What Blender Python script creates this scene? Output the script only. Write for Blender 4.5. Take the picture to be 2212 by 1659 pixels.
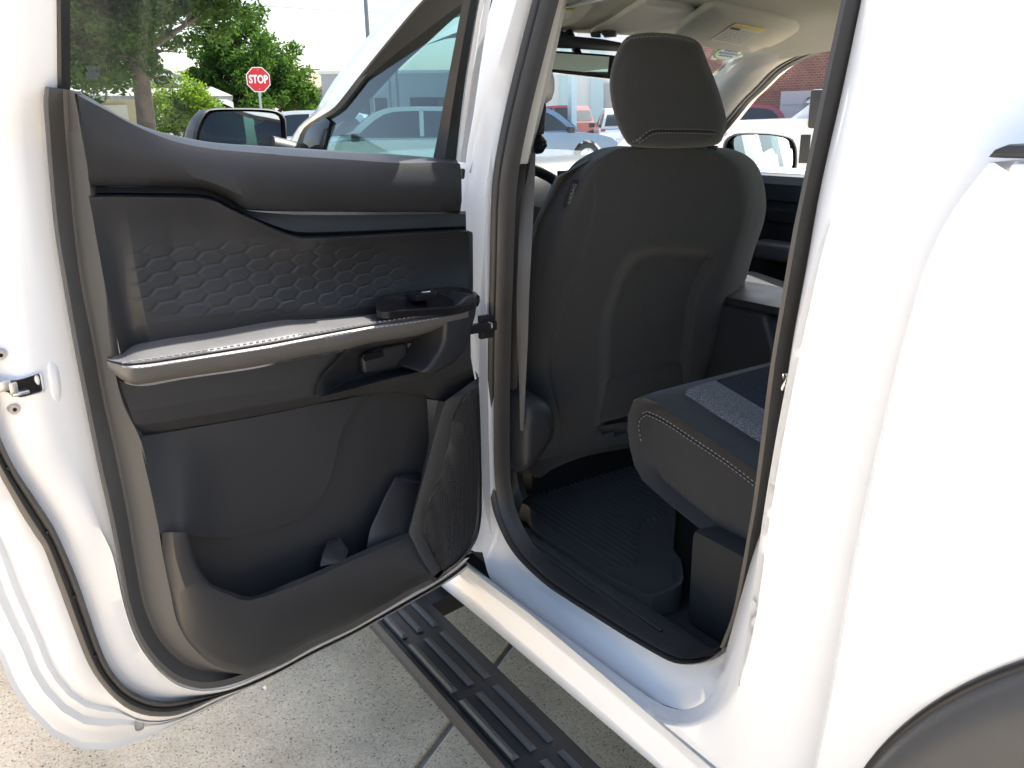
import bpy, bmesh, math, random
from mathutils import Vector as V, Matrix
random.seed(7)
for o in list(bpy.data.objects): bpy.data.objects.remove(o)
S = bpy.context.scene; COL = S.collection
RAD = math.radians

# ------------------------------------------------------------ camera
FPX = 828.0
CAM = V((-1.339, 1.66, 1.42))
YAW, PITCH, ROLL = RAD(33.2), RAD(17.9), RAD(1.0)
FW = V((math.cos(YAW)*math.cos(PITCH), -math.sin(YAW)*math.cos(PITCH), -math.sin(PITCH)))
_r = FW.cross(V((0, 0, 1))).normalized(); _u = _r.cross(FW)
RT = _r*math.cos(ROLL) - _u*math.sin(ROLL); UP = _u*math.cos(ROLL) + _r*math.sin(ROLL)
cd = bpy.data.cameras.new('camera'); cam = bpy.data.objects.new('camera', cd); COL.objects.link(cam)
cd.sensor_width = 36.0; cd.lens = FPX/1024*36; cd.clip_start = .02; cd.clip_end = 3000
cam.matrix_world = Matrix(((RT.x, UP.x, -FW.x, CAM.x), (RT.y, UP.y, -FW.y, CAM.y), (RT.z, UP.z, -FW.z, CAM.z), (0, 0, 0, 1)))
S.camera = cam
# ------------------------------------------------------------ world, sun, exposure
SUN = V((.14, -.78, 1.0)).normalized()          # towards the sun: it stands over the far side of the roof
wd = bpy.data.worlds.new('World'); S.world = wd; wd.use_nodes = True
nt = wd.node_tree; bg = nt.nodes['Background']
sky = nt.nodes.new('ShaderNodeTexSky'); sky.sky_type = 'NISHITA'; sky.sun_disc = False
sky.sun_elevation = math.asin(SUN.z); sky.sun_rotation = math.atan2(SUN.x, SUN.y)
sky.air_density = 1.0; sky.dust_density = 3.0; sky.ozone_density = 0.0
nt.links.new(sky.outputs[0], bg.inputs[0]); bg.inputs[1].default_value = .15
sl = bpy.data.lights.new('sun', 'SUN'); sl.energy = 5.0; sl.angle = RAD(.53); sl.color = (1, .975, .93)
so = bpy.data.objects.new('sun', sl); COL.objects.link(so); so.rotation_euler = SUN.to_track_quat('Z', 'Y').to_euler(); so.location = (3, -6, 12)
S.view_settings.view_transform = 'Standard'; S.view_settings.look = 'None'; S.view_settings.gamma = 1
S.view_settings.exposure = 1.62; S.view_settings.use_white_balance = True; S.view_settings.white_balance_temperature = 6650; S.view_settings.white_balance_tint = 10
S.render.engine = 'CYCLES'
S.cycles.max_bounces = 10; S.cycles.transparent_max_bounces = 24; S.cycles.caustics_reflective = False; S.cycles.caustics_refractive = False

# ------------------------------------------------------------ pixels to places (photo traced in a 2212 px wide frame)
KP = 1024/2212
def ray(px, py):
    return (FW + RT*((px*KP-512)/FPX) + UP*((384-py*KP)/FPX)).normalized()
def hit(px, py, n, p0):
    d = ray(px, py); return CAM + d*((p0-CAM).dot(n)/d.dot(n))
def on_x(px, py, x): return hit(px, py, V((1, 0, 0)), V((x, 0, 0)))
def on_y(px, py, y): return hit(px, py, V((0, 1, 0)), V((0, y, 0)))
def on_z(px, py, z): return hit(px, py, V((0, 0, 1)), V((0, 0, z)))
def far(px, py, D):
    d = ray(px, py); return CAM + d*(D/math.hypot(d.x, d.y))
def YS(z): return .93 - .15*((z-1.32)+math.sqrt((z-1.32)**2+.008))                     # body side, leaning in above the belt
def side(px, py, dy=0.):
    y = .93
    for i in range(8): p = on_y(px, py, y+dy); y = YS(p.z)
    return p
TH = RAD(78.0)                                                   # the rear door stands open
HG = V((0, .88, 0)); DU = V((-math.cos(TH), math.sin(TH), 0)); DN = V((-math.sin(TH), -math.cos(TH), 0))
def door(px, py, w=0.):
    q = w
    for i in range(8):
        p = hit(px, py, DN, HG + DN*q); q = w + .30*max(0., p.z-1.40)
    return p
def dl(u, v, w=0.): return HG + DU*u + DN*(w + .30*max(0., v-1.40)) + V((0, 0, v))
def dloc(p): d = p-HG; return d.dot(DU), p.z, d.dot(DN)

# ------------------------------------------------------------ curves and meshes
def resample(d, n, closed=False):
    L = [0.]
    for a, b in zip(d, d[1:]): L.append(L[-1] + math.dist(a, b))
    out, j = [], 0
    for i in range(n):
        t = L[-1]*i/(n if closed else n-1)
        while j < len(L)-2 and L[j+1] < t: j += 1
        s = (t-L[j])/max(1e-12, L[j+1]-L[j])
        out.append(tuple(x+(y-x)*s for x, y in zip(d[j], d[j+1])))
    return out
def cr(pts, n, closed=False):
    pts = [tuple(p) for p in pts]
    if len(pts) < 3 and not closed: return resample(pts, n)
    P = [pts[-1]] + pts + [pts[0], pts[1]] if closed else [tuple(2*a-b for a, b in zip(pts[0], pts[1]))] + pts + [tuple(2*a-b for a, b in zip(pts[-1], pts[-2]))]
    d = []
    for i in range(1, len(P)-2):
        p0, p1, p2, p3 = P[i-1:i+3]
        for k in range(10):
            t = k/10
            d.append(tuple(.5*((2*b)+(-a+c)*t+(2*a-5*b+4*c-e)*t*t+(-a+3*b-3*c+e)*t**3) for a, b, c, e in zip(p0, p1, p2, p3)))
    d.append(P[-2])
    return resample(d, n, closed)
def link(o, par=None):
    COL.objects.link(o)
    if par is not None: o.parent = par
    return o
def mesh(name, vs, fs, mat, par=None, ang=38):
    m = bpy.data.meshes.new(name); m.from_pydata([tuple(v) for v in vs], [], fs)
    b = bmesh.new(); b.from_mesh(m); bmesh.ops.recalc_face_normals(b, faces=b.faces); b.to_mesh(m); b.free()
    m.polygons.foreach_set('use_smooth', [True]*len(m.polygons)); m.set_sharp_from_angle(angle=RAD(ang))
    if mat is not None: m.materials.append(mat)
    return link(bpy.data.objects.new(name, m), par)
def loftdata(rows, cu=False, cv=False, caps=False):
    n = len(rows[0]); vs = [v for r in rows for v in r]; fs = []; R = len(rows)
    for i in range(R if cv else R-1):
        for j in range(n if cu else n-1):
            a, b = i, (i+1) % R; c, d = j, (j+1) % n
            fs.append((a*n+c, a*n+d, b*n+d, b*n+c))
    if caps: fs += [tuple(range(n)), tuple((R-1)*n+j for j in range(n))]
    return vs, fs
def loft(name, rows, mat, par=None, cu=False, cv=False, caps=False, ang=38):
    return mesh(name, *loftdata(rows, cu, cv, caps), mat, par, ang)
def frames(path, closed=False):
    n = len(path); T = []
    for i in range(n):
        a = path[(i-1) % n] if closed or i else path[0]; b = path[(i+1) % n] if closed or i < n-1 else path[-1]
        T.append((b-a).normalized())
    return T
def sweep(name, path, prof, mat, par=None, side0=None, closed=False, scale=None, caps=True, ang=50):
    """prof: (a, b) pairs; a goes along the side vector, b along the normal vector"""
    path = [V(p) for p in path]; T = frames(path, closed)
    s = side0 if side0 is not None else (V((0, 0, 1)) if abs(T[0].z) < .9 else V((1, 0, 0)))
    rows = []
    for i, (p, t) in enumerate(zip(path, T)):
        a = s - t*s.dot(t)
        if a.length < 1e-6: a = t.orthogonal()
        a.normalize(); b = t.cross(a)
        if side0 is None: s = a
        k = scale[i] if scale else 1.
        rows.append([p + a*(x*k) + b*(y*k) for x, y in prof])
    return loft(name, rows, mat, par, cu=True, cv=closed, caps=caps and not closed, ang=ang)
def circ(r, n=8, sx=1., sy=1.): return [(r*sx*math.cos(2*math.pi*i/n), r*sy*math.sin(2*math.pi*i/n)) for i in range(n)]
def tube(name, path, r, mat, par=None, n=8, closed=False, scale=None):
    return sweep(name, path, circ(r, n), mat, par, closed=closed, scale=scale)
def coons(top, bot, left, right, nu, nv):
    t, b = cr(top, nu), cr(bot, nu); l, r = cr(left, nv), cr(right, nv); rows = []
    for j in range(nv):
        v = j/(nv-1); row = []
        for i in range(nu):
            u = i/(nu-1)
            row.append(tuple((1-v)*t[i][k]+v*b[i][k]+(1-u)*l[j][k]+u*r[j][k]
                             - ((1-u)*(1-v)*t[0][k]+u*(1-v)*t[-1][k]+(1-u)*v*b[0][k]+u*v*b[-1][k]) for k in range(len(t[0]))))
        rows.append(row)
    return rows
def bevelmesh(name, vs, fs, mat, par, bev, seg=2, ang=38, lim=25):
    b = bmesh.new(); bv = [b.verts.new(v) for v in vs]
    for f in fs: b.faces.new([bv[i] for i in f])
    bmesh.ops.recalc_face_normals(b, faces=b.faces)
    if bev > 0:
        es = [e for e in b.edges if len(e.link_faces) == 2 and e.calc_face_angle(0) > RAD(lim)]
        bmesh.ops.bevel(b, geom=es, offset=bev, segments=seg, profile=.6, affect='EDGES', clamp_overlap=True)
    m = bpy.data.meshes.new(name); b.to_mesh(m); b.free()
    m.polygons.foreach_set('use_smooth', [True]*len(m.polygons)); m.set_sharp_from_angle(angle=RAD(ang))
    if mat is not None: m.materials.append(mat)
    return link(bpy.data.objects.new(name, m), par)
def prism(name, poly, d, mat, par=None, bev=0., seg=2, ang=38):
    n = len(poly); vs = [V(p) for p in poly] + [V(p)+d for p in poly]
    fs = [tuple(range(n)), tuple(range(2*n-1, n-1, -1))] + [(i, (i+1) % n, n+(i+1) % n, n+i) for i in range(n)]
    return bevelmesh(name, vs, fs, mat, par, bev, seg, ang)
def box(name, c, s, mat, par=None, bev=0., rot=None, seg=2):
    vs = []
    for z in (-.5, .5):
        for x, y in ((-.5, -.5), (.5, -.5), (.5, .5), (-.5, .5)):
            q = V((x*s[0], y*s[1], z*s[2])); q = rot @ q if rot else q; vs.append(V(c)+q)
    return bevelmesh(name, vs, [(0, 3, 2, 1), (4, 5, 6, 7), (0, 1, 5, 4), (1, 2, 6, 5), (2, 3, 7, 6), (3, 0, 4, 7)], mat, par, bev, seg)
def many(name, pieces, mat, par=None, ang=38):
    vs, fs = [], []
    for v, f in pieces:
        k = len(vs); vs += v; fs += [tuple(i+k for i in q) for q in f]
    return mesh(name, vs, fs, mat, par, ang)
def boxdata(c, ax, ay, az):
    c = V(c); vs = [c+ax*x+ay*y+az*z for z in (-.5, .5) for x, y in ((-.5, -.5), (.5, -.5), (.5, .5), (-.5, .5))]
    return vs, [(0, 3, 2, 1), (4, 5, 6, 7), (0, 1, 5, 4), (1, 2, 6, 5), (2, 3, 7, 6), (3, 0, 4, 7)]
def inset(poly, f):
    n = len(poly); c = [sum(p[k] for p in poly)/n for k in range(2)]
    return [(c[0]+(p[0]-c[0])*f, c[1]+(p[1]-c[1])*f) for p in poly]
def empty(name, loc, label, cat, group=None, rz=0.):
    o = bpy.data.objects.new(name, None); link(o); o.location = loc; o.rotation_euler = (0, 0, rz); o.empty_display_size = .2
    return tag(o, label, cat, group)
def tag(o, label, cat, group=None):
    o['label'] = label; o['category'] = cat
    if group: o['group'] = group
    return o
def setting(o): o['kind'] = 'structure'; return o
def stuff(o): o['kind'] = 'stuff'; return o
def text(name, body, size, M4, mat, par, ext=.0, sx=1., bold=0.):
    c = bpy.data.curves.new(name, 'FONT'); c.body = body; c.size = size; c.align_x = 'CENTER'; c.align_y = 'CENTER'; c.extrude = ext; c.offset = bold; c.resolution_u = 3
    t = bpy.data.objects.new('tmp', c); COL.objects.link(t); bpy.context.view_layer.update()
    m = bpy.data.meshes.new_from_object(t); bpy.data.objects.remove(t)
    m.transform(Matrix.Diagonal((sx, 1, 1, 1))); m.transform(M4); m.materials.clear(); m.materials.append(mat); m.name = name
    return link(bpy.data.objects.new(name, m), par)
def basis(o, x, y):
    x = x.normalized(); z = x.cross(y).normalized(); y = z.cross(x)
    return Matrix(((x.x, y.x, z.x, o.x), (x.y, y.y, z.y, o.y), (x.z, y.z, z.z, o.z), (0, 0, 0, 1)))

# ------------------------------------------------------------ materials
def mat(name, col, rough=.5, metal=0., coat=0., coatr=.03, spec=.5, bump=None, var=None, sheen=0., rvar=None, wrinkle=None):
    m = bpy.data.materials.new(name); m.use_nodes = True; t = m.node_tree; b = t.nodes['Principled BSDF']
    b.inputs['Base Color'].default_value = (*col, 1); b.inputs['Roughness'].default_value = rough; b.inputs['Metallic'].default_value = metal
    b.inputs['Coat Weight'].default_value = coat; b.inputs['Coat Roughness'].default_value = coatr; b.inputs['Specular IOR Level'].default_value = spec
    b.inputs['Sheen Weight'].default_value = sheen
    tc = t.nodes.new('ShaderNodeTexCoord')
    if bump:
        sc, st, di = bump[:3]; nz = t.nodes.new('ShaderNodeTexNoise' if len(bump) < 4 else 'ShaderNodeTexVoronoi'); nz.inputs['Scale'].default_value = sc
        if len(bump) < 4: nz.inputs['Detail'].default_value = 3
        bp = t.nodes.new('ShaderNodeBump'); bp.inputs['Strength'].default_value = st; bp.inputs['Distance'].default_value = di
        t.links.new(tc.outputs['Object'], nz.inputs['Vector']); t.links.new(nz.outputs[0], bp.inputs['Height']); t.links.new(bp.outputs[0], b.inputs['Normal'])
        if wrinkle:
            n3 = t.nodes.new('ShaderNodeTexNoise'); n3.inputs['Scale'].default_value = wrinkle[0]; n3.inputs['Detail'].default_value = 2; b3 = t.nodes.new('ShaderNodeBump'); b3.inputs['Strength'].default_value = wrinkle[1]; b3.inputs['Distance'].default_value = wrinkle[2]
            t.links.new(tc.outputs['Object'], n3.inputs['Vector']); t.links.new(n3.outputs[0], b3.inputs['Height']); t.links.new(b3.outputs[0], bp.inputs['Normal'])
    if var:
        sc, col2, lo, hi = var; nz = t.nodes.new('ShaderNodeTexNoise'); nz.inputs['Scale'].default_value = sc; nz.inputs['Detail'].default_value = 5
        mr = t.nodes.new('ShaderNodeMapRange'); mr.inputs[1].default_value = lo; mr.inputs[2].default_value = hi
        mx = t.nodes.new('ShaderNodeMix'); mx.data_type = 'RGBA'; mx.inputs[6].default_value = (*col, 1); mx.inputs[7].default_value = (*col2, 1)
        t.links.new(tc.outputs['Object'], nz.inputs['Vector']); t.links.new(nz.outputs[0], mr.inputs[0]); t.links.new(mr.outputs[0], mx.inputs[0]); t.links.new(mx.outputs[2], b.inputs['Base Color'])
    if rvar:
        sc, lo, hi = rvar; nz = t.nodes.new('ShaderNodeTexNoise'); nz.inputs['Scale'].default_value = sc; nz.inputs['Detail'].default_value = 4
        mr = t.nodes.new('ShaderNodeMapRange'); mr.inputs[1].default_value = .35; mr.inputs[2].default_value = .65; mr.inputs[3].default_value = lo; mr.inputs[4].default_value = hi
        t.links.new(tc.outputs['Object'], nz.inputs['Vector']); t.links.new(nz.outputs[0], mr.inputs[0]); t.links.new(mr.outputs[0], b.inputs['Roughness'])
    return m
def pane(name, tint, refl=1.0, ior=1.45):
    m = bpy.data.materials.new(name); m.use_nodes = True; t = m.node_tree; t.nodes.clear()
    o = t.nodes.new('ShaderNodeOutputMaterial'); tr = t.nodes.new('ShaderNodeBsdfTransparent'); gl = t.nodes.new('ShaderNodeBsdfGlossy')
    tr.inputs[0].default_value = (*tint, 1); gl.inputs[0].default_value = (refl, refl, refl, 1); gl.inputs['Roughness'].default_value = .0
    fr = t.nodes.new('ShaderNodeFresnel'); mx = t.nodes.new('ShaderNodeMixShader')
    ge = t.nodes.new('ShaderNodeNewGeometry'); mr = t.nodes.new('ShaderNodeMapRange'); mr.inputs[3].default_value = ior; mr.inputs[4].default_value = 1/ior
    t.links.new(ge.outputs['Backfacing'], mr.inputs[0]); t.links.new(mr.outputs[0], fr.inputs[0])      # a thin pane reflects alike from both sides
    t.links.new(fr.outputs[0], mx.inputs[0]); t.links.new(tr.outputs[0], mx.inputs[1]); t.links.new(gl.outputs[0], mx.inputs[2]); t.links.new(mx.outputs[0], o.inputs[0])
    return m
WHITE = mat('white_paint', (.84, .845, .85), .38, coat=1., coatr=.04, bump=(900, .02, .001), wrinkle=(5, .04, .006))
WPRIM = mat('white_inner_paint', (.74, .745, .75), .42, coat=.6, coatr=.12)
PLAS = mat('charcoal_plastic', (.027, .028, .031), .47, spec=.42, bump=(1500, .10, .0006, 1), rvar=(9, .42, .53))
PLAS2 = mat('grey_plastic', (.080, .079, .078), .52, spec=.4, bump=(1500, .08, .0006, 1), rvar=(7, .47, .58))
SOFT = mat('soft_black_vinyl', (.019, .020, .023), .42, spec=.45, bump=(900, .14, .0007, 1), rvar=(8, .40, .50))
LEATH = mat('grey_vinyl_armrest', (.095, .094, .095), .38, spec=.5, bump=(700, .22, .0008, 1), rvar=(15, .36, .46))
GLOSSB = mat('gloss_black', (.010, .010, .013), .18, spec=.5, rvar=(30, .14, .24))
RUBB = mat('rubber', (.020, .019, .020), .46, spec=.45, bump=(300, .05, .0006), rvar=(12, .40, .55))
SEALD = mat('black_opening_seal', (.042, .040, .039), .40, spec=.5, rvar=(10, .33, .45))
SEALM = mat('grey_rubber_seal', (.070, .066, .062), .50, spec=.45, bump=(260, .05, .0006), rvar=(10, .42, .58))
FABR = mat('black_seat_cloth', (.040, .0405, .042), .92, spec=.15, bump=(1400, .35, .0008), var=(500, (.056, .056, .057), .35, .65), sheen=.2, wrinkle=(11, .35, .012))
HEATH = mat('heather_grey_cloth', (.075, .078, .086), .95, spec=.12, bump=(700, .5, .001), var=(620, (.30, .30, .305), .44, .62), sheen=.2)
HEATD = mat('dark_heather_cloth', (.028, .032, .042), .95, spec=.12, bump=(700, .5, .001), var=(560, (.075, .08, .09), .45, .65))
CARP = mat('black_carpet', (.05, .05, .05), 1., spec=.05, bump=(900, .9, .003), var=(700, (.07, .07, .069), .4, .65))
MATR = mat('rubber_mat', (.080, .080, .080), .55, spec=.35, bump=(600, .1, .0006))
LINER = mat('headliner_cloth', (.60, .58, .52), .97, spec=.1, bump=(900, .18, .0008), var=(6, (.57, .55, .49), .35, .65))
PILL = mat('pillar_trim', (.62, .60, .56), .62, spec=.35, bump=(1200, .06, .0005))
THREAD = mat('stitch_thread', (.26, .26, .255), .8)
CHROME = mat('chrome', (.8, .8, .82), .08, metal=1.)
STEEL = mat('zinc_steel', (.55, .55, .56), .32, metal=1., bump=(120, .05, .001))
DSTEEL = mat('black_steel', (.03, .03, .032), .35, metal=.3)
MIRR = mat('mirror_silver', (.93, .95, .96), .0, metal=1.)
WEB = mat('belt_webbing', (.13, .127, .122), .8, spec=.25, bump=(1000, .3, .0008))
CLEAR = pane('clear_glass', (.90, .94, .93), 1.0)
TINT = pane('tinted_glass', (.27, .44, .48), 1.0, 1.5)
REARG = pane('rear_door_glass', (.86, .90, .89), 1.0)
SCREEN = pane('windscreen_glass', (.86, .92, .90), 1.0, 1.3)
# ============================================================ the white pickup: body
TRUCK = empty('pickup_truck', (0, 0, 0), 'white crew cab pickup truck filling the foreground with its rear door standing open', 'pickup truck')
def rowsS(rows, n):                       # rows of (px list, dy) on the body side
    return [[side(x, y, d) for x, y in cr(p, n)] for p, d in rows]
S_out = [(1214, -190), (1187, -95), (1160, 0), (1130, 115), (1100, 240), (1077, 360), (1070, 450), (1067, 600), (1063, 756), (1062, 980), (1069, 1078), (1090, 1143), (1125, 1201), (1187, 1260), (1241, 1296), (1295, 1330), (1348, 1363), (1402, 1395), (1456, 1424), (1483, 1431), (1509, 1431), (1536, 1426), (1563, 1410), (1590, 1380), (1610, 1330)]
def offs(P, w):
    out = []
    for i, p in enumerate(P):
        a, b = P[max(0, i-1)], P[min(len(P)-1, i+1)]; dx, dy = b[0]-a[0], b[1]-a[1]; L = math.hypot(dx, dy); k = w[min(len(w)-1, int(i*len(w)/len(P)))]
        out.append((p[0]+dy/L*k, p[1]-dx/L*k))
    return out
S_in = offs(S_out, [38, 38, 38, 37, 36, 34, 32, 31, 30, 29, 28, 28, 27, 27, 27, 27, 27, 27, 27, 27, 26, 26, 25])
J1 = [(1204, -190), (1178, -95), (1152, -10), (1122, 105), (1092, 232), (1069, 352), (1062, 450), (1058, 600), (1054, 756), (1053, 990), (1060, 1090), (1080, 1157), (1116, 1215), (1178, 1274), (1232, 1310), (1286, 1344), (1339, 1377), (1393, 1409), (1447, 1437), (1480, 1445), (1510, 1445), (1540, 1438), (1572, 1420), (1600, 1390), (1622, 1340)]
J2 = [(1174, -190), (1146, -95), (1119, -10), (1085, 110), (1052, 210), (1026, 295), (1012, 400), (1004, 600), (998, 800), (1002, 1000), (1018, 1110), (1042, 1193), (1061, 1253), (1107, 1290), (1160, 1328), (1214, 1368), (1275, 1413), (1336, 1459), (1397, 1503), (1440, 1524), (1483, 1532), (1528, 1512), (1562, 1460), (1592, 1400), (1618, 1330)]
cab = loft('cab_body', rowsS([(S_out, -.118), (J1, -.112), ([(x*.8+a*.2, y*.8+b*.2) for (x, y), (a, b) in zip(J1, J2)], -.104), (J2, -.080)], 166), WHITE, TRUCK, ang=60)
# B-pillar outer strip hidden behind the open door
rows = []
bp = [(1174, -190), (1146, -95), (1119, -10), (1085, 110), (1052, 210), (1026, 295), (1012, 400), (1004, 600), (998, 800), (1002, 1000), (1018, 1110), (1042, 1193)]
Bp = cr(bp, 40)
r0 = [side(x, y, -.080) for x, y in Bp]
loft('pillar_outer', [r0, [p+V((.012, .012, 0)) for p in r0], [p+V((.03, .016, 0)) for p in r0], [p+V((.055, .018, 0)) for p in r0]], WHITE, cab)
# sill steps below the opening
K0 = [(990, 1199), (1061, 1253), (1107, 1290), (1160, 1328), (1214, 1368), (1275, 1413), (1336, 1459), (1397, 1503), (1460, 1549), (1540, 1606), (1640, 1680)]
K1 = [(985, 1206), (1050, 1257), (1133, 1318), (1230, 1398), (1321, 1474), (1423, 1562), (1470, 1602), (1545, 1666), (1600, 1715)]
K2 = [(975, 1232), (1045, 1278), (1133, 1345), (1230, 1425), (1321, 1502), (1424, 1592), (1460, 1625), (1510, 1670), (1560, 1715)]
K3 = [(930, 1248), (1026, 1326), (1117, 1403), (1208, 1480), (1299, 1557), (1386, 1631), (1420, 1660), (1450, 1690), (1480, 1716)]
zz = [[on_y(x, y, Y) for x, y in cr(p, 60)] for p, Y in ((K0, .856), (K1, .897), (K2, .890), (K3, .908))]
zz.insert(1, [a.lerp(b, .75)+V((0, 0, .004)) for a, b in zip(zz[0], zz[1])])
zz.insert(3, [a.lerp(b, .25)+V((0, -.006, 0)) for a, b in zip(zz[2], zz[3])])
zz.insert(5, [a.lerp(b, .5)+V((0, .010, .0)) for a, b in zip(zz[4], zz[5])])
zz += [[p+V((0, -.010, -.012)) for p in zz[-1]], [p+V((0, -.06, -.03)) for p in zz[-1]]]
loft('sill', zz, WHITE, cab, ang=50)
# C-pillar and cab rear corner
C_in = [(1903, -200), (1882, -100), (1861, 0), (1820, 195), (1773, 405), (1743, 571), (1709, 756), (1697, 858), (1683, 966), (1662, 1086), (1648, 1135), (1631, 1185), (1614, 1240), (1592, 1320), (1570, 1400), (1555, 1457), (1528, 1510), (1483, 1532), (1440, 1526), (1397, 1503)]
q1 = [(1938, -200), (1917, -100), (1895, 0), (1850, 195), (1803, 405), (1762, 560), (1736, 680), (1722, 756), (1706, 858), (1690, 966), (1676, 1060), (1664, 1130), (1650, 1188), (1636, 1270), (1618, 1370), (1600, 1440), (1578, 1500), (1540, 1545), (1490, 1562), (1430, 1555)]
n = 104
a0 = [side(x, y, -.060) for x, y in cr(C_in, n)]; a1 = [side(x, y, -.006) for x, y in cr(q1, n)]
a05 = [a.lerp(b, .82)+V((0, .006, 0)) for a, b in zip(a0, a1)]
def rmp(i): t = min(1, max(0, (i/n-.62)/.3)); return t*t*(3-2*t)
a2 = [side(x+5-3*rmp(i), y+4*rmp(i), -.010) for i, (x, y) in enumerate(cr(q1, n))]
a3 = [side(x+11-6*rmp(i), y+10*rmp(i), 0) for i, (x, y) in enumerate(cr(q1, n))]
# bed edge line on the side: (z, x)
BE = [(2140, 350), (2100, 398), (2052, 467), (2022, 526), (1995, 593), (1968, 687), (1948, 756), (1919, 879), (1887, 1013), (1848, 1195), (1823, 1334), (1797, 1480), (1776, 1582), (1760, 1659), (1742, 1750)]
be = [on_y(x, y, .932) for x, y in cr(BE, 60)]
def xe(z):
    if z >= be[0].z: return be[0].x - .02*(z-be[0].z)
    for p, q in zip(be, be[1:]):
        if p.z >= z >= q.z: return p.x+(q.x-p.x)*(p.z-z)/max(1e-6, p.z-q.z)
    return be[-1].x
def corner(off, dy): return lambda p: V((xe(p.z)+off, YS(p.z)+dy, p.z))
rows = [a0, a05, a1, a3]
base = [p.copy() for p in a3]
for p in base: p.z = max(p.z, .47)
for off, dy in ((.125, .0), (.115, .0), (.100, -.001), (.082, -.0045), (.064, -.011), (.047, -.021), (.031, -.034), (.017, -.052), (.006, -.076), (-.001, -.12), (-.001, -.4)):
    rows.append([corner(off, dy)(p) for p in base])
loft('corner_panel', rows, WHITE, cab, ang=60)
# pickup bed side with wheel arch flare
FL = [(2290, 1455), (2212, 1470), (2150, 1489), (2092, 1512), (2033, 1542), (1975, 1580), (1931, 1612), (1882, 1659), (1840, 1706), (1815, 1745)]
fl = [on_y(x, y, .978) for x, y in cr(FL, 40)]
ctr = V((0, 0, 0))
# circle through the flare points
def circ3(a, b, c):
    ax, ay, bx, by, cx, cy = a.x, a.z, b.x, b.z, c.x, c.z; d = 2*(ax*(by-cy)+bx*(cy-ay)+cx*(ay-by))
    return ((ax*ax+ay*ay)*(by-cy)+(bx*bx+by*by)*(cy-ay)+(cx*cx+cy*cy)*(ay-by))/d, ((ax*ax+ay*ay)*(cx-bx)+(bx*bx+by*by)*(ax-cx)+(cx*cx+cy*cy)*(bx-ax))/d
ox, oz = circ3(fl[3], fl[18], fl[34]); RF = math.hypot(fl[18].x-ox, fl[18].z-oz)
def arc(r, y, n=64, a0=-12, a1=192): return [V((ox+r*math.cos(RAD(a0+(a1-a0)*i/(n-1))), y, oz+r*math.sin(RAD(a0+(a1-a0)*i/(n-1))))) for i in range(n)]
# bed side sheet: front edge, top, tail, and the arch cut out of it
fe = [p for p in be if p.z > .47]; top_z = be[0].z; a0_ = math.degrees(math.asin(max(-1, min(1, (.47-oz)/RF))))
ar = arc(RF-.012, .94, 60, a0_, 180-a0_)
outl = [V((p.x-.007, .94, p.z)) for p in fe] + [V((fe[-1].x-.007, .94, .47))] + ar + [V((-2.45, .94, .50)), V((-2.45, .94, top_z-.007)), V((fe[0].x-.02, .94, top_z-.007))]
vs = [p for p in outl]; fs = [tuple(range(len(outl)))]
edge = fe+[V((fe[-1].x, fe[-1].y, .47))]; ft_ = [V((-2.45, .93, top_z)), V((fe[0].x-.02, .93, top_z))]
def rim(path, rows_):
    global vs, fs
    k = len(vs); R_ = [[f(p) for p in path] for f in rows_]; v, f = loftdata(R_); vs += v; fs += [tuple(q+k for q in g) for g in f]
rim(edge, [lambda p: V((p.x-.007, .94, p.z)), lambda p: V((p.x-.002, .938, p.z)), lambda p: V((p.x, .932, p.z)), lambda p: V((p.x, .84, p.z))])
rim(ft_, [lambda p: V((p.x, .94, p.z-.007)), lambda p: V((p.x, .938, p.z-.002)), lambda p: V((p.x, .932, p.z)), lambda p: V((p.x, .84, p.z))])
bed = mesh('bed_side', vs, fs, WHITE, TRUCK, 50)
loft('wheel_arch_flare', [arc(RF, .938), arc(RF+.004, .952), arc(RF-.006, .972), arc(RF-.03, .985), arc(RF-.085, .985), arc(RF-.10, .97), arc(RF-.10, .80)], PLAS2, bed, ang=50)
tube('flare_gasket', arc(RF+.004, .945, 90), .007, RUBB, bed)
loft('wheel_housing', [arc(RF-.10, .80), arc(RF-.10, .60)], RUBB, bed)
# inside faces of the bed and its front wall
box('bed_front_wall', (xe(1.1)-.09, 0, 1.05), (.05, 1.80, .56), WPRIM, bed, .01)
# rail cap on top of the bed side
rc = [on_y(x, y, .925) for x, y in ((2143, 344), (2152, 335), (2165, 331), (2212, 330), (2290, 329))]
z0 = on_y(2180, 349, .94).z; xs = be[0].x+.006
capp = [(0, 0), (.006, .007), (.016, .011), (.9, .011), (1.3, .011), (1.3, 0)]
prism('rail_cap', [(xs-a, .930, z0+.002+b) for a, b in capp], V((0, -.075, 0)), PLAS, bed, .004)
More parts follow.
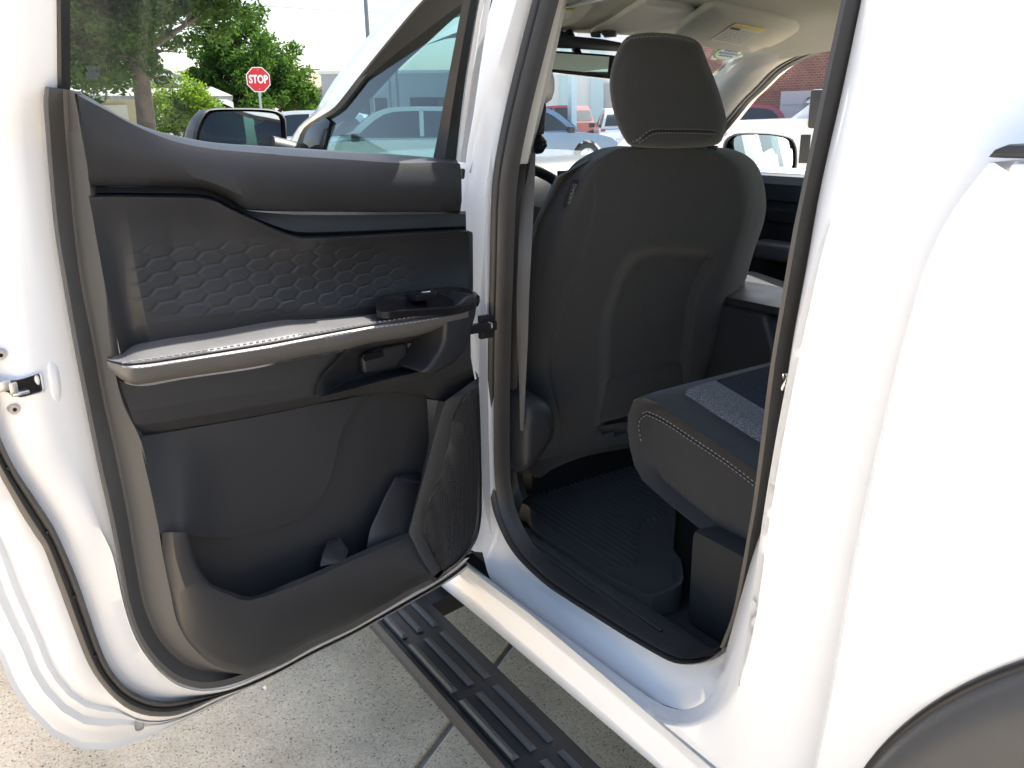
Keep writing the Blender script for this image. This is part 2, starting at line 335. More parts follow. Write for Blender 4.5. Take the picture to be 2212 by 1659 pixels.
# wheel
def wheel(c, r, w, par, tyre, rim, sgn=1, spokes=6):
    t = []; 
    for a, b in ((r*.62, -.5), (r*.80, -.52), (r*.95, -.46), (r, -.34), (r, .34), (r*.95, .46), (r*.80, .52), (r*.62, .5)):
        t.append([V(c)+V((a*math.cos(2*math.pi*i/28), b*w, a*math.sin(2*math.pi*i/28))) for i in range(28)])
    tw = loft('wheel', t, tyre, par, cu=True, ang=60)
    d = []
    for a, b in ((r*.64, .47), (r*.60, .50), (r*.57, .44), (r*.55, .25), (0.001, .25)):
        d.append([V(c)+V((a*math.cos(2*math.pi*i/28), sgn*b*w, a*math.sin(2*math.pi*i/28))) for i in range(28)])
    ps = [loftdata(d, cu=True)]
    for k in range(spokes):
        q = 2*math.pi*k/spokes; dr = V((math.cos(q), 0, math.sin(q))); tn = V((-math.sin(q), 0, math.cos(q)))
        ps.append(boxdata(V(c)+dr*(r*.31)+V((0, sgn*w*.36, 0)), dr*(r*.56), tn*(r*.12), V((0, w*.16, 0))))
    many('rim', ps, rim, tw)
    return tw
wheel((ox, .78, .39), .39, .26, TRUCK, RUBB, STEEL)
wheel((1.82, .78, .39), .39, .26, TRUCK, RUBB, STEEL)
wheel((1.82, -.78, .39), .39, .26, TRUCK, RUBB, STEEL, -1)
wheel((ox, -.78, .39), .39, .26, TRUCK, RUBB, STEEL, -1)
# weatherstrip round the opening: double bulb
def strip(name, A, B, w0, par, m, prof, n=150, dy=-.115):
    pa = [side(x, y, dy) for x, y in cr(A, n)]; pb = [side(x, y, dy) for x, y in cr(B, n)]
    rows = []
    for t, h in prof: rows.append([a.lerp(b, t)+V((0, h, 0)) for a, b in zip(pa, pb)])
    return loft(name, rows, m, par, ang=50)
strip('door_seal', S_out, S_in, 0, cab, SEALD, [(-.03, -.012), (.0, .004), (.05, .012), (.14, .0145), (.24, .009), (.28, -.008), (.36, -.008), (.41, .004), (.48, .0105), (.56, .004), (.60, -.010), (.66, -.022)])
# C-pillar seal
Cs_r = [(1903, -200), (1876, -70), (1861, 0), (1820, 195), (1773, 405), (1743, 571), (1709, 756), (1697, 858), (1683, 966), (1664, 1086), (1650, 1150), (1638, 1230), (1615, 1330), (1588, 1400)]
Cs_l = [(1866, -200), (1838, -60), (1824, 0), (1776, 220), (1740, 400), (1716, 512), (1689, 674), (1668, 800), (1658, 870), (1642, 1004), (1629, 1107), (1618, 1170), (1604, 1240), (1588, 1320), (1562, 1388)]
strip('rear_seal', Cs_r, Cs_l, 0, cab, SEALM, [(-.35, -.02), (-.02, -.010), (.08, -.002), (.14, -.010), (.20, -.004), (.30, -.012), (.36, .000), (.50, .012), (.70, .014), (.88, .004), (1.0, -.016), (1.04, -.08)], 80, -.075)
# striker on the C-pillar
st = side(1706, 829, -.02)
tube('striker', [st+V((.004, -.03, .007)), st+V((.008, .0, .007)), st+V((.008, .0, -.007)), st+V((.004, -.03, -.007))], .0035, STEEL, cab)
# door check strap on the B-pillar
ck = side(1049, 704, -.075)
box('check_bracket', ck+V((-.004, .002, 0)), (.012, .03, .046), DSTEEL, cab, .003)
box('check_arm', ck+V((-.012, .045, .002)), (.014, .12, .018), DSTEEL, cab, .003)
tube('check_bolt', [ck+V((-.006, .0, .004)), ck+V((-.018, .003, .004))], .008, STEEL, cab, 6)
# running board
def brd(px, py): return on_z(px, py, .40)
yo, yi = 1.079, .938
bx0, bx1 = -1.05, 1.25
prof = [(yo, .372), (yo+.003, .392), (yo-.004, .402), (yo-.014, .400), (yo-.018, .394), (yo-.022, .400), (yi+.03, .404), (yi+.006, .398), (yi, .385), (yi+.004, .352), (yo-.02, .345)]
rb = loft('running_board', [[V((x, a, b)) for a, b in prof] for x in (bx0, bx1)], PLAS, TRUCK, cu=True, caps=True, ang=30)
# tread pads: 3 lanes, broken along the board, and cross gaps
lanes = [(yo-.020, yo-.034), (yo-.056, yo-.070), (yo-.092, yo-.106)]
seg = .205; x = bx0+.02; ps = []
while x < bx1-.05:
    for li, (ya, yb) in enumerate(lanes):
        L = seg-.018
        for h in range(2):
            pass
        c = V((x+seg/2, (ya+yb)/2, .4045)); ax = L/2-.004; ay = (ya-yb)/2
        vs = [c+V((sx*ax, sy*ay, 0)) for sx, sy in ((-1, -1), (1, -1), (1, 1), (-1, 1))]+[c+V((sx*(ax-.006), sy*(ay-.004), .0055)) for sx, sy in ((-1, -1), (1, -1), (1, 1), (-1, 1))]
        mesh('tread_rib', vs, [(0, 1, 5, 4), (1, 2, 6, 5), (2, 3, 7, 6), (3, 0, 4, 7), (4, 5, 6, 7)], PLAS2, rb)
    x += seg
for bx in (-.75, .175, 1.0):
    prism('bracket', [(bx-.05, yi+.01, .375), (bx+.05, yi+.01, .375), (bx+.06, .80, .40), (bx+.06, .62, .42), (bx-.06, .62, .42), (bx-.06, .80, .40)], V((0, 0, -.05)), RUBB, rb, .01)
# ============================================================ open rear door
def dr(pts, n, w=None): return [door(p[0], p[1], p[2] if w is None else w) for p in cr(pts, n)]
E0 = [(97, 188), (94, 223), (98, 282), (106, 378), (118, 499), (137, 620), (161, 756), (183, 869), (209, 998), (236, 1118), (252, 1201), (268, 1295), (285, 1354), (309, 1403), (344, 1446), (381, 1473), (416, 1485), (443, 1488), (483, 1483), (524, 1470), (607, 1435), (674, 1398), (755, 1360), (822, 1322), (889, 1282), (940, 1255), (978, 1228), (1000, 1208)]
SR = [(-60, 150), (-62, 300), (-60, 450), (-52, 600), (-40, 760), (-18, 880), (0, 944), (32, 1011), (75, 1076), (116, 1140), (142, 1195), (167, 1255), (193, 1330), (217, 1400), (239, 1446), (268, 1481), (301, 1502), (336, 1514), (376, 1515), (416, 1509), (470, 1500), (540, 1478), (607, 1447), (674, 1411), (755, 1371), (822, 1334), (889, 1296), (942, 1266), (985, 1238), (1008, 1218)]
SL = [(-100, 150), (-104, 300), (-102, 450), (-94, 620), (-80, 800), (-45, 930), (0, 1027), (21, 1065), (48, 1113), (81, 1164), (97, 1190), (129, 1274), (161, 1360), (193, 1438), (228, 1489), (268, 1526), (309, 1544), (349, 1548), (381, 1545), (416, 1533), (470, 1508), (540, 1482), (607, 1450), (674, 1414), (755, 1374), (822, 1337), (889, 1299), (942, 1269), (987, 1241), (1010, 1221)]
OE = [(-190, 150), (-196, 300), (-196, 500), (-188, 700), (-160, 900), (-120, 1100), (-70, 1280), (-30, 1370), (0, 1424), (16, 1465), (35, 1502), (67, 1545), (102, 1580), (140, 1604), (183, 1620), (215, 1623), (255, 1615), (322, 1591), (403, 1553), (470, 1520), (540, 1484), (607, 1452), (674, 1416), (755, 1376), (822, 1340), (889, 1302), (942, 1272), (990, 1243), (1012, 1224)]
R1 = [(0, 150), (2, 260), (11, 378), (21, 500), (23, 600), (38, 781), (54, 863), (80, 965), (134, 1038), (190, 1125), (232, 1185), (252, 1255), (272, 1330), (296, 1390), (335, 1445), (378, 1482), (416, 1495), (445, 1497), (486, 1492), (528, 1478), (609, 1440), (676, 1403), (756, 1364), (823, 1327), (890, 1288), (941, 1259), (980, 1231), (1003, 1211)]
N = 160
TOPS = lambda P, *q: list(q)+P
E0s = TOPS(E0[2:], (117, -165), (120, -70), (123, 0), (126, 90), (127, 165), (116, 205), (100, 240)); R1s = TOPS(R1[1:], (-9, -165), (-6, -70), (-4, 0), (-2, 90), (0, 180))
SRs = TOPS(SR[1:], (-66, -165), (-64, -70), (-63, 0), (-62, 90)); SLs = TOPS(SL[1:], (-108, -165), (-106, -70), (-106, 0), (-105, 90)); OEs = TOPS(OE[1:], (-186, -165), (-190, -70), (-193, 0), (-195, 120))
base_ = cr(SRs, N)
def corr(P):                                   # points of a roughly parallel contour facing those of the base contour
    d = cr(P, 700); idx = []; last = 0
    for b in base_:
        k = min(range(last, min(700, last+60)), key=lambda q: (d[q][0]-b[0])**2+(d[q][1]-b[1])**2); idx.append(k); last = k
    idx[0] = 0; idx[-1] = 699
    for _ in range(6): idx = [idx[0]]+[(idx[i-1]+2*idx[i]+idx[i+1])/4 for i in range(1, N-1)]+[idx[-1]]
    return [d[int(round(k))] for k in idx]
CB = {id(P): corr(P) for P in (E0s, R1s, SLs, OEs)}; CB[id(SRs)] = base_
def cw(P, w): return [door(x, y, w) for x, y in CB[id(P)]]
def mixr(A, B, t, w): return [door(a[0]*(1-t)+b[0]*t, a[1]*(1-t)+b[1]*t, w) for a, b in zip(CB[id(A)], CB[id(B)])]
rws = [[door(x+14, y-4, .02) for x, y in CB[id(E0s)]], cw(E0s, .022), mixr(E0s, R1s, .45, .0225), mixr(E0s, R1s, .55, .0245), cw(R1s, .022)]
rws += [mixr(R1s, SRs, .35, .018), mixr(R1s, SRs, .8, .006), cw(SRs, .002), cw(SLs, .000), mixr(SLs, OEs, .25, -.004), mixr(SLs, OEs, .42, -.028), mixr(SLs, OEs, .50, -.022), mixr(SLs, OEs, .60, -.034), mixr(SLs, OEs, .70, -.030), mixr(SLs, OEs, .80, -.050), mixr(SLs, OEs, .90, -.052), mixr(SLs, OEs, .93, -.056), cw(OEs, -.054), cw(OEs, -.064)]
oe = [dloc(p) for p in cw(OEs, -.056)]
rws.append([dl(u-.004, v+.004, -.074) for u, v, w in oe]); rws.append([dl(u*.93+.01, v+.03*(1-min(1, max(0, (v-.5)/.4))), -.085) for u, v, w in oe])
DOOR = loft('rear_door', rws, WPRIM, TRUCK, ang=55)
# outer skin sheet of the door (faces away from the camera)
sk = [(.02, .52), (.30, .50), (.60, .51), (.76, .56), (.83, .66), (.86, .85), (.88, 1.1), (.88, 1.33), (.5, 1.32), (.02, 1.31)]
prism('outer_skin', [dl(u, v, -.072) for u, v in sk], DN*-.012, WHITE, DOOR, .004)
# weatherstrip on the door
A, B = CB[id(SRs)], CB[id(SLs)]; rs = []
for t, w in ((-.02, .0), (.03, .016), (.18, .022), (.30, .018), (.38, .010), (.46, .014), (.7, .018), (.92, .014), (1.02, -.002)):
    rs.append([door(a[0]*(1-t)+b[0]*t, a[1]*(1-t)+b[1]*t, w) for a, b in zip(A, B)])
loft('weatherstrip', rs, SEALM, DOOR, ang=50)
for px, py in ((16, 1010), (100, 1148), (158, 1287), (205, 1415), (280, 1499), (412, 1523)):
    p = door(px, py, .0145); tube('vent_hole', [p, p+DN*.004], .0022, RUBB, DOOR, 6)
# latch, screws, drain plug
la = [(-12, 848), (-6, 838), (12, 833), (60, 812), (84, 806), (92, 812), (97, 842), (92, 850), (42, 859), (8, 846)]
def poly3(pts, w): return [door(x, y, w) for x, y in pts]
def ringloft(name, pts, steps, m, par, n=48, ang=50, cap=True):
    rows = []
    for f, w in steps: rows.append([door(x, y, w) for x, y in cr(inset(pts, f), n, True)])
    vs, fs = loftdata(rows, cu=True)
    if cap: fs.append(tuple((len(rows)-1)*n+j for j in range(n)))
    return mesh(name, vs, fs, m, par, ang)
la = [(-26, 838), (-24, 826), (0, 823), (16, 822), (42, 819), (66, 812), (86, 805), (90, 808), (94, 828), (96, 843), (93, 847), (72, 853), (51, 858), (38, 858), (10, 846), (-10, 840)]
ringloft('latch_bezel', la, [(1.10, .010), (1.02, .027), (.97, .030), (.91, .027), (.88, .016)], WPRIM, DOOR, cap=False)
ringloft('latch_recess', inset(la, .90), [(1.02, .0255), (.98, .0245)], GLOSSB, DOOR)
def dbox(name, px, py, w, su, sv, sw, m, bev=.002):
    c = door(px, py, w); vs, fs = boxdata(c, DU*su, V((0, 0, sv)), DN*sw); return bevelmesh(name, vs, fs, m, DOOR, bev)
dbox('latch_claw', 28, 838, .027, .010, .016, .008, STEEL); dbox('latch_claw', 44, 849, .027, .020, .006, .008, STEEL)
dbox('latch_claw', 10, 833, .027, .014, .014, .006, STEEL)
ringloft('latch_bumper', [(76, 812), (82, 813), (85, 822), (84, 830), (79, 828), (75, 820)], [(1.2, .024), (1., .028), (.5, .029)], WPRIM, DOOR, 20)
for px, py, w in ((-1, 766, .018), (29, 883, .017)):
    p = door(px, py, w); tube('screw', [p-DN*.01, p+DN*.005], .0062, STEEL, DOOR, 14); tube('screw_socket', [p+DN*.0052, p+DN*.0058], .0026, GLOSSB, DOOR, 6)
ringloft('drain_slot', [(292, 1556), (306, 1553), (309, 1572), (294, 1577)], [(1.2, -.040), (1.05, -.026), (.95, -.028)], mat('grey_plug', (.40, .40, .40), .6), DOOR, 20)
# shallow pressed relief by the latch
ringloft('latch_boss', [(103, 790), (118, 792), (126, 808), (130, 845), (124, 862), (112, 858), (106, 830)], [(1.5, .0205), (1.2, .0225), (.8, .0250), (.5, .0255), (.2, .0257)], WPRIM, DOOR, 40)

# ---- trim: edge ribs
E1 = [(x+d, y) for (x, y), d in zip(E0[:11], (10, 10, 10, 9, 9, 10, 10, 10, 10, 10, 10))] + [(279, 1293), (296, 1350), (320, 1396), (352, 1434), (386, 1460), (418, 1471), (445, 1474), (482, 1469), (522, 1457), (605, 1424), (672, 1388), (753, 1350), (820, 1313), (887, 1273), (936, 1247), (973, 1221), (994, 1203)]
E2 = [(136, 192), (137, 225), (141, 290), (149, 378), (160, 499), (176, 620), (200, 740), (222, 860), (250, 985), (274, 1105), (288, 1190), (306, 1290), (322, 1340), (344, 1383), (374, 1416), (402, 1436), (430, 1446), (456, 1450), (490, 1455), (530, 1454), (603, 1426), (670, 1390), (752, 1352), (819, 1315), (886, 1275), (935, 1249), (972, 1223), (993, 1205)]
E3 = [(146, 194), (147, 228), (150, 292), (157, 378), (168, 499), (185, 620), (208, 740), (230, 860), (258, 985), (282, 1105), (296, 1190), (314, 1288), (330, 1337), (352, 1378), (381, 1409), (408, 1428), (436, 1440), (460, 1446), (492, 1452), (532, 1453), (603, 1425), (670, 1389), (752, 1351), (819, 1314), (886, 1274), (935, 1248), (972, 1222), (993, 1204)]
E4 = [(158, 197), (165, 225), (176, 290), (191, 378), (205, 499), (226, 620), (238, 740), (262, 860), (303, 950), (320, 1020), (336, 1100), (352, 1201), (370, 1290), (380, 1335), (400, 1378), (430, 1412), (460, 1436), (497, 1450), (537, 1452), (603, 1422), (670, 1386), (752, 1348), (819, 1311), (886, 1271), (935, 1245), (972, 1219), (993, 1201)]
E5 = [(x+16, y) for x, y in E4[:12]] + [(388, 1284), (400, 1326), (420, 1364), (446, 1394), (474, 1416), (505, 1430), (540, 1432), (598, 1404), (665, 1370), (748, 1334), (815, 1297), (882, 1258), (930, 1234), (965, 1210), (985, 1194)]
rs = [dr(E0, N, .012), dr(E0, N, .040), dr([(x+4, y-1) for x, y in E0], N, .047), dr(E1, N, .048), dr(E2, N, .036), dr([(a[0]*.5+b[0]*.5, a[1]*.5+b[1]*.5) for a, b in zip(cr(E2, 40), cr(E3, 40))], N, .0375), dr(E3, N, .040), dr(E4, N, .082), dr(E5, N, .056)]
loft('trim_frame', rs, PLAS2, DOOR, ang=32)
# ---- upper pad
T0 = [(150, 193), (168, 198), (201, 215), (268, 255), (336, 282), (424, 302), (486, 310), (594, 317), (639, 319.6), (755, 327.6), (862, 334), (940, 341), (991, 346), (1005, 352)]
T1 = [(166, 203), (180, 212), (241, 244), (295, 273), (376, 305), (456, 321), (540, 329), (594, 333), (620, 336), (755, 345), (862, 352), (940, 351), (995, 354), (1010, 362)]
T2 = [(176, 250), (200, 280), (250, 305), (310, 330), (390, 345), (460, 357), (540, 366), (600, 372), (680, 378), (760, 382), (860, 386), (940, 386), (1000, 388), (1014, 392)]
T2b = [(190, 370), (215, 372), (260, 374), (320, 376), (390, 380), (450, 392), (500, 412), (545, 428), (640, 431), (740, 433), (860, 434), (940, 434), (1000, 434), (1015, 434)]
T3 = [(192, 399), (215, 400), (260, 400), (320, 401), (376, 402), (430, 405), (470, 416), (510, 437), (540, 451), (640, 454), (780, 455), (900, 455), (985, 454), (1012, 452)]
T4 = [(x, y+3) for x, y in T3]
PN = 80
rs = [dr(T0, PN, .030), dr([(x, y+3) for x, y in T0], PN, .052)]
for C, w in ((T1, .084), (T2, .094), (T2b, .091), (T3, .078), (T4, .060)): rs.append(dr(C, PN, w))
for r, k in zip(rs, range(9)):                # round the front end of the pad away
    for j in (PN-1, PN-2, PN-3): r[j] = r[j] - DN*(.022, .008, .002)[PN-1-j]
rs = [[r0 for r0 in r]+[r[-1]-DN*.03] for r in rs]
loft('belt_pad', rs, SOFT, DOOR, ang=40)
I0 = [(190, 419), (215, 419), (260, 419), (320, 420), (376, 420.5), (430, 422), (462, 429), (497, 447), (540, 468), (594, 493), (634, 507), (674, 509.6), (782, 505.6), (900, 499), (1007, 494)]
T4x = [(188, 399), (215, 400), (376, 402), (430, 405), (470, 416), (510, 437), (540, 452), (640, 456), (780, 457), (900, 457), (1006, 456)]
rs = [dr(T4x, PN, .052), dr([(a[0]*.85+b[0]*.15, a[1]*.85+b[1]*.15) for a, b in zip(cr(T4x, PN), cr(I0, PN))], PN, .060), dr([(a[0]*.15+b[0]*.85, a[1]*.15+b[1]*.85) for a, b in zip(cr(T4x, PN), cr(I0, PN))], PN, .066), dr(I0, PN, .055)]
loft('groove_strip', rs, PLAS, DOOR, ang=30)
# ---- insert with embossed hexagons
Ib = [(262, 772), (300, 752), (349, 738), (456, 720), (594, 694), (728, 690), (808, 684), (900, 668), (1013, 640)]
I1 = [(x, y+6) for x, y in I0]
left = [(192, 426, .091), (206, 499, .082), (228, 620, .080), (246, 700, .078), (262, 772, .075)]
right = [(1009, 500, .091), (1013, 520, .082), (1013, 560, .078), (1013, 600, .076), (1013, 640, .074)]
NU, NV = 400, 170
grid = coons([(x, y, .091) for x, y in I1], [(x, y, .072) for x, y in Ib], left, right, NU, NV)
def hexrelief(u, v):
    a, b = .0235, .0095                              # half sizes of a cell
    best = 9.
    cx = round(u/(1.5*a))
    for c in (cx-1, cx, cx+1):
        off = b if c % 2 else 0.
        cy = round((v-off)/(2*b))
        for d in (cy-1, cy, cy+1):
            du, dv = abs(u-c*1.5*a)/a, abs(v-off-d*2*b)/b
            m = max(dv, .5*dv+du)
            if m < best: best, sx, sy = m, (u-c*1.5*a)/a, (v-off-d*2*b)/b
    return (1-min(1, max(0, (best-.74)/.22))**2*(3-2*min(1, max(0, (best-.74)/.22)))), sx, sy
rows = []
for j, r in enumerate(grid):
    row = []
    for i, (px, py, w) in enumerate(r):
        f, t = i/(NU-1), j/(NV-1)
        w -= .020*math.sin(math.pi*min(1, t*1.15))*min(1, f*5)*.6      # dished
        if f < .09: w -= .012*math.sin(math.pi*f/.09)*t
        cxn, cyn = (px-545)/400, (py-600-(px-545)*-.02)/88
        fade = max(0., 1-(abs(cxn)**3+abs(cyn)**2.6))
        p = door(px, py, w); u, v, ww = dloc(p)
        h, sx, sy = hexrelief(u, v)
        if px < 300: fade *= max(0, (px-270)/30)
        row.append(p + DN*(h*.0009*min(1, fade*1.6)))
    rows.append(row)
e = [door(x, y, .055) for x, y in cr([(x, y-1) for x, y in I0], NU)]
loft('embossed_insert', [e]+rows, SOFT, DOOR, ang=60)
# ---- armrest
AB = [(252, 780), (262, 768), (287, 746), (349, 730), (456, 714), (594, 690), (655, 688), (728, 684), (808, 677), (880, 668), (950, 655), (990, 645)]
AS = [(252, 787), (290, 785), (349, 778), (483, 757), (540, 748), (594, 739), (674, 724), (740, 712), (808, 700), (890, 688), (980, 675), (1012, 668)]
AL = [(254, 806), (264, 820), (282, 829), (309, 830), (403, 814), (540, 794), (647, 772), (741, 756), (800, 741), (889, 727), (959, 709), (1012, 696)]
AN = 90
def mx(A, B, t, n=AN): return [(a[0]*(1-t)+b[0]*t, a[1]*(1-t)+b[1]*t) for a, b in zip(cr(A, n), cr(B, n))]
def endw(row, k0=.03):
    for j in range(4): row[j] = row[j] - DN*(k0*(1-j/4)**2)
    return row
rs = [dr(mx(AB, AS, -.06), AN, .040), dr(AB, AN, .062), dr(mx(AB, AS, .10), AN, .080), dr(mx(AB, AS, .45), AN, .108), dr(mx(AB, AS, .78), AN, .128), dr(mx(AB, AS, .93), AN, .134), dr(AS, AN, .1345), dr(mx(AS, AL, .05), AN, .131), dr(mx(AS, AL, .10), AN, .1345), dr(mx(AS, AL, .22), AN, .137), dr(mx(AS, AL, .60), AN, .135), dr(mx(AS, AL, .88), AN, .122), dr(AL, AN, .100), dr(mx(AS, AL, .97), AN, .06)]
loft('armrest', [endw(r) for r in rs], LEATH, DOOR, ang=50)
def stitches(name, path, par, L=.0050, gap=.0040, r=.0008, nrm=DN):
    n = max(2, int(sum((b-a).length for a, b in zip(path, path[1:]))/(L+gap))); pp = [V(p) for p in resample([tuple(p) for p in path], n)]; T = frames(pp); ps = []
    for p, t in zip(pp, T):
        s = t.cross(nrm).normalized(); nn = s.cross(t)
        ps.append(boxdata(p, t*L, s*(r*2), nn*(r*1.6)))
    return stuff(many(name, ps, THREAD, par))
stitches('stitching', dr(mx(AB, AS, .86)[2:-8], 60, .1325), DOOR)
stitches('stitching', dr(mx(AS, AL, .22)[2:-8], 60, .1380), DOOR)
# front bolster of the armrest
bolst = [(962, 690), (985, 664), (1010, 640), (1030, 636), (1034, 652), (1030, 680), (1021, 715), (1004, 762), (980, 788), (940, 808), (912, 806), (932, 786), (951, 757), (959, 738), (961, 713)]
prism('armrest_end', [door(x, y, .134) for x, y in bolst], DN*-.095, SOFT, DOOR, .012, 3, 60)
# switch bezel
sb = [(812, 660, .100), (816, 645, .086), (835, 636, .078), (889, 628, .076), (970, 620, .076), (1011, 624, .080), (1031, 634, .110), (1034, 648, .130), (986, 664, .139), (902, 670, .139), (822, 674, .132)]
top = [door(*p) for p in cr(sb, 44, True)]; cen = sum(top, V())/44
rows = [[p-V((0, 0, .010)) for p in top], [p-V((0, 0, .003)) for p in top], top, [p.lerp(cen, .10)+V((0, 0, .001)) for p in top], [p.lerp(cen, .16)-V((0, 0, .003)) for p in top], [p.lerp(cen, .6)-V((0, 0, .005)) for p in top]]
vs, fs = loftdata(rows, cu=True); fs.append(tuple(5*44+j for j in range(44)))
SWB = mesh('switch_bezel', vs, fs, GLOSSB, DOOR, 40)
sp = door(912, 646, .108)
prism('window_switch', [sp+DU*a+DN*b for a, b in ((.022, -.014), (.022, .014), (-.022, .014), (-.022, -.014))], V((0, 0, .012)), GLOSSB, DOOR, .004)
tube('switch_mark', [sp+DU*.004+DN*.004+V((0, 0, .0125)), sp-DU*.010+DN*.009+V((0, 0, .0125))], .0012, CHROME, DOOR, 6)
# ---- pull cup
PC = [(755, 751), (726, 780), (698, 808), (689, 828), (685, 852), (692, 857), (755, 842), (835, 820), (911, 801), (929, 785), (951, 757), (959, 738), (960, 714), (930, 716), (889, 727), (820, 738)]
ringloft('pull_cup', PC, [(1.03, .080), (1.025, .092), (1.0, .096), (.96, .094), (.90, .082), (.80, .058), (.55, .044), (.2, .042)], PLAS, DOOR, 64, 45)
prism('release_lever', [door(x, y, .05) for x, y in ((772, 770), (800, 752), (868, 738), (871, 790), (812, 800), (776, 806))], DN*.014, PLAS, DOOR, .006, 3)
prism('lever_plate', [door(x, y, .052) for x, y in ((876, 740), (950, 722), (948, 742), (922, 782), (905, 792), (874, 792))], DN*.008, PLAS2, DOOR, .003, 2)
prism('lever_slot', [door(x, y, .066) for x, y in ((782, 766), (826, 756), (828, 770), (786, 780))], DN*.003, GLOSSB, DOOR, .001, 1)
# ---- panel between armrest and crease
L0 = [(250, 806), (262, 824), (309, 834), (403, 818), (540, 798), (647, 776), (741, 760), (889, 731), (959, 713), (1016, 700)]
L1 = [(278, 880), (300, 884), (340, 880), (430, 866), (560, 846), (690, 826), (800, 806), (900, 790), (980, 778), (1017, 772)]
L2 = [(300, 941), (350, 934), (420, 922), (540, 901), (674, 874), (763, 855), (850, 845), (905, 842), (960, 846), (1024, 812)]
L2x = [(300, 944), (350, 937), (420, 925), (540, 904), (674, 877), (763, 858), (850, 849), (908, 852), (945, 866), (975, 872), (1030, 840)]
keys = [(L0, .084), (L1, .086), (mx(L1, L2, .6, 40), .080), (L2, .062), (L2x, .050)]
PN2 = 170; kp = [([*cr(P, PN2)], w) for P, w in keys]; g3 = []
for (A, wa), (B, wb) in zip(kp, kp[1:]):
    for k in range(9): t = k/9; g3.append([(a[0]*(1-t)+b[0]*t, a[1]*(1-t)+b[1]*t, wa+(wb-wa)*t) for a, b in zip(A, B)])
g3.append([(x, y, kp[-1][1]) for x, y in kp[-1][0]])
pcin = cr(inset(PC, .985), 80, True)
def inside(x, y, P):
    c = False; j = len(P)-1
    for i in range(len(P)):
        if (P[i][1] > y) != (P[j][1] > y) and x < (P[j][0]-P[i][0])*(y-P[i][1])/(P[j][1]-P[i][1])+P[i][0]: c = not c
        j = i
    return c
vs = [door(*p) for r in g3 for p in r]; fs = []
for i in range(len(g3)-1):
    for j in range(PN2-1):
        q = [g3[i][j], g3[i][j+1], g3[i+1][j+1], g3[i+1][j]]
        if inside(sum(p[0] for p in q)/4, sum(p[1] for p in q)/4, pcin): continue
        fs.append((i*PN2+j, i*PN2+j+1, (i+1)*PN2+j+1, (i+1)*PN2+j))
mesh('mid_panel', vs, fs, PLAS, DOOR, 40)
# ---- lower panel
J = [(780, 856, .060), (758, 895, .060), (735, 944, .058), (716, 1025, .055), (690, 1080, .052), (655, 1120, .050)]
pa = coons([(300, 943, .078), (350, 936, .070), (420, 924, .067), (540, 903, .066), (674, 876, .066), (780, 856, .066)],
           [(345, 1152, .100), (380, 1156, .100), (411, 1156, .098), (470, 1162, .072), (560, 1150, .056), (655, 1120, .050)],
           [(300, 943, .078), (312, 1000, .082), (328, 1070, .090), (345, 1152, .100)], J, 60, 40)
loft('lower_panel', [[door(*p) for p in r] for r in pa], PLAS, DOOR, ang=60)
pb = coons([(720, 850, .040), (830, 838, .038), (880, 840, .036), (965, 864, .036)], [(400, 1300, .046), (600, 1330, .046), (800, 1240, .046), (900, 1180, .046)],
           [(720, 850, .040), (690, 944, .040), (660, 1020, .038), (610, 1080, .038), (530, 1110, .040), (430, 1130, .045), (385, 1200, .046), (400, 1300, .046)], [(965, 864, .036), (940, 950, .038), (920, 1050, .042), (900, 1180, .046)], 40, 40)
loft('pocket_back', [[door(*p) for p in r] for r in pb], PLAS, DOOR, ang=60)
# pocket lip
P1 = [(409, 1150), (412, 1170), (420, 1200), (432, 1228), (448, 1253), (466, 1266), (500, 1278), (538, 1289), (575, 1279), (620, 1261), (674, 1239), (730, 1214), (790, 1187), (840, 1166), (882, 1150), (890, 1152), (896, 1160), (908, 1195), (925, 1228), (939, 1250)]
PO = [(348, 1150), (352, 1201), (362, 1250), (372, 1296), (382, 1337), (400, 1378), (430, 1412), (460, 1436), (497, 1450), (537, 1452), (603, 1422), (670, 1386), (752, 1348), (819, 1311), (886, 1271), (920, 1254), (932, 1248), (940, 1247), (944, 1247), (947, 1248)]
PL = 100
rs = [dr([(x, y+10) for x, y in P1], PL, .040), dr([(x, y+4) for x, y in P1], PL, .085), dr(P1, PL, .108), dr(mx(P1, PO, .08, PL), PL, .118), dr(mx(P1, PO, .22, PL), PL, .121), dr(mx(P1, PO, .6, PL), PL, .117), dr(mx(P1, PO, .9, PL), PL, .100), dr(PO, PL, .084), dr([(x, y+2) for x, y in PO], PL, .05)]
loft('pocket_lip', rs, PLAS, DOOR, ang=45)
# speaker pillar and grille
gl = [(1005, 852), (985, 886), (975, 917), (954, 1011), (927, 1078), (915, 1137), (919, 1164), (938, 1204), (954, 1230)]
pr = [(975, 858), (960, 900), (944, 960), (925, 1030), (905, 1110), (897, 1150), (902, 1168), (916, 1205), (936, 1246)]
plft = [(961, 868), (950, 900), (933, 960), (912, 1040), (890, 1120), (882, 1151), (886, 1160), (902, 1200), (926, 1244)]
pw = [(922, 862), (924, 900), (925, 960), (905, 1040), (888, 1105), (878, 1146), (880, 1158), (896, 1196), (920, 1240)]
rs = [dr(pw, 40, .040), dr(mx(pw, plft, .6, 40), 40, .062), dr(plft, 40, .112), dr(mx(plft, pr, .15, 40), 40, .116), dr(pr, 40, .114), dr(mx(pr, gl, .85, 40), 40, .092), dr(gl, 40, .088)]
loft('speaker_pillar', rs, PLAS2, DOOR, ang=30)
gr_ = [(1034, 834), (1036, 890), (1038, 998), (1039, 1078), (1037, 1126), (1028, 1163), (1012, 1190), (990, 1214), (960, 1234)]
GRIL = mat('speaker_mesh', (.020, .020, .021), .5, spec=.4)
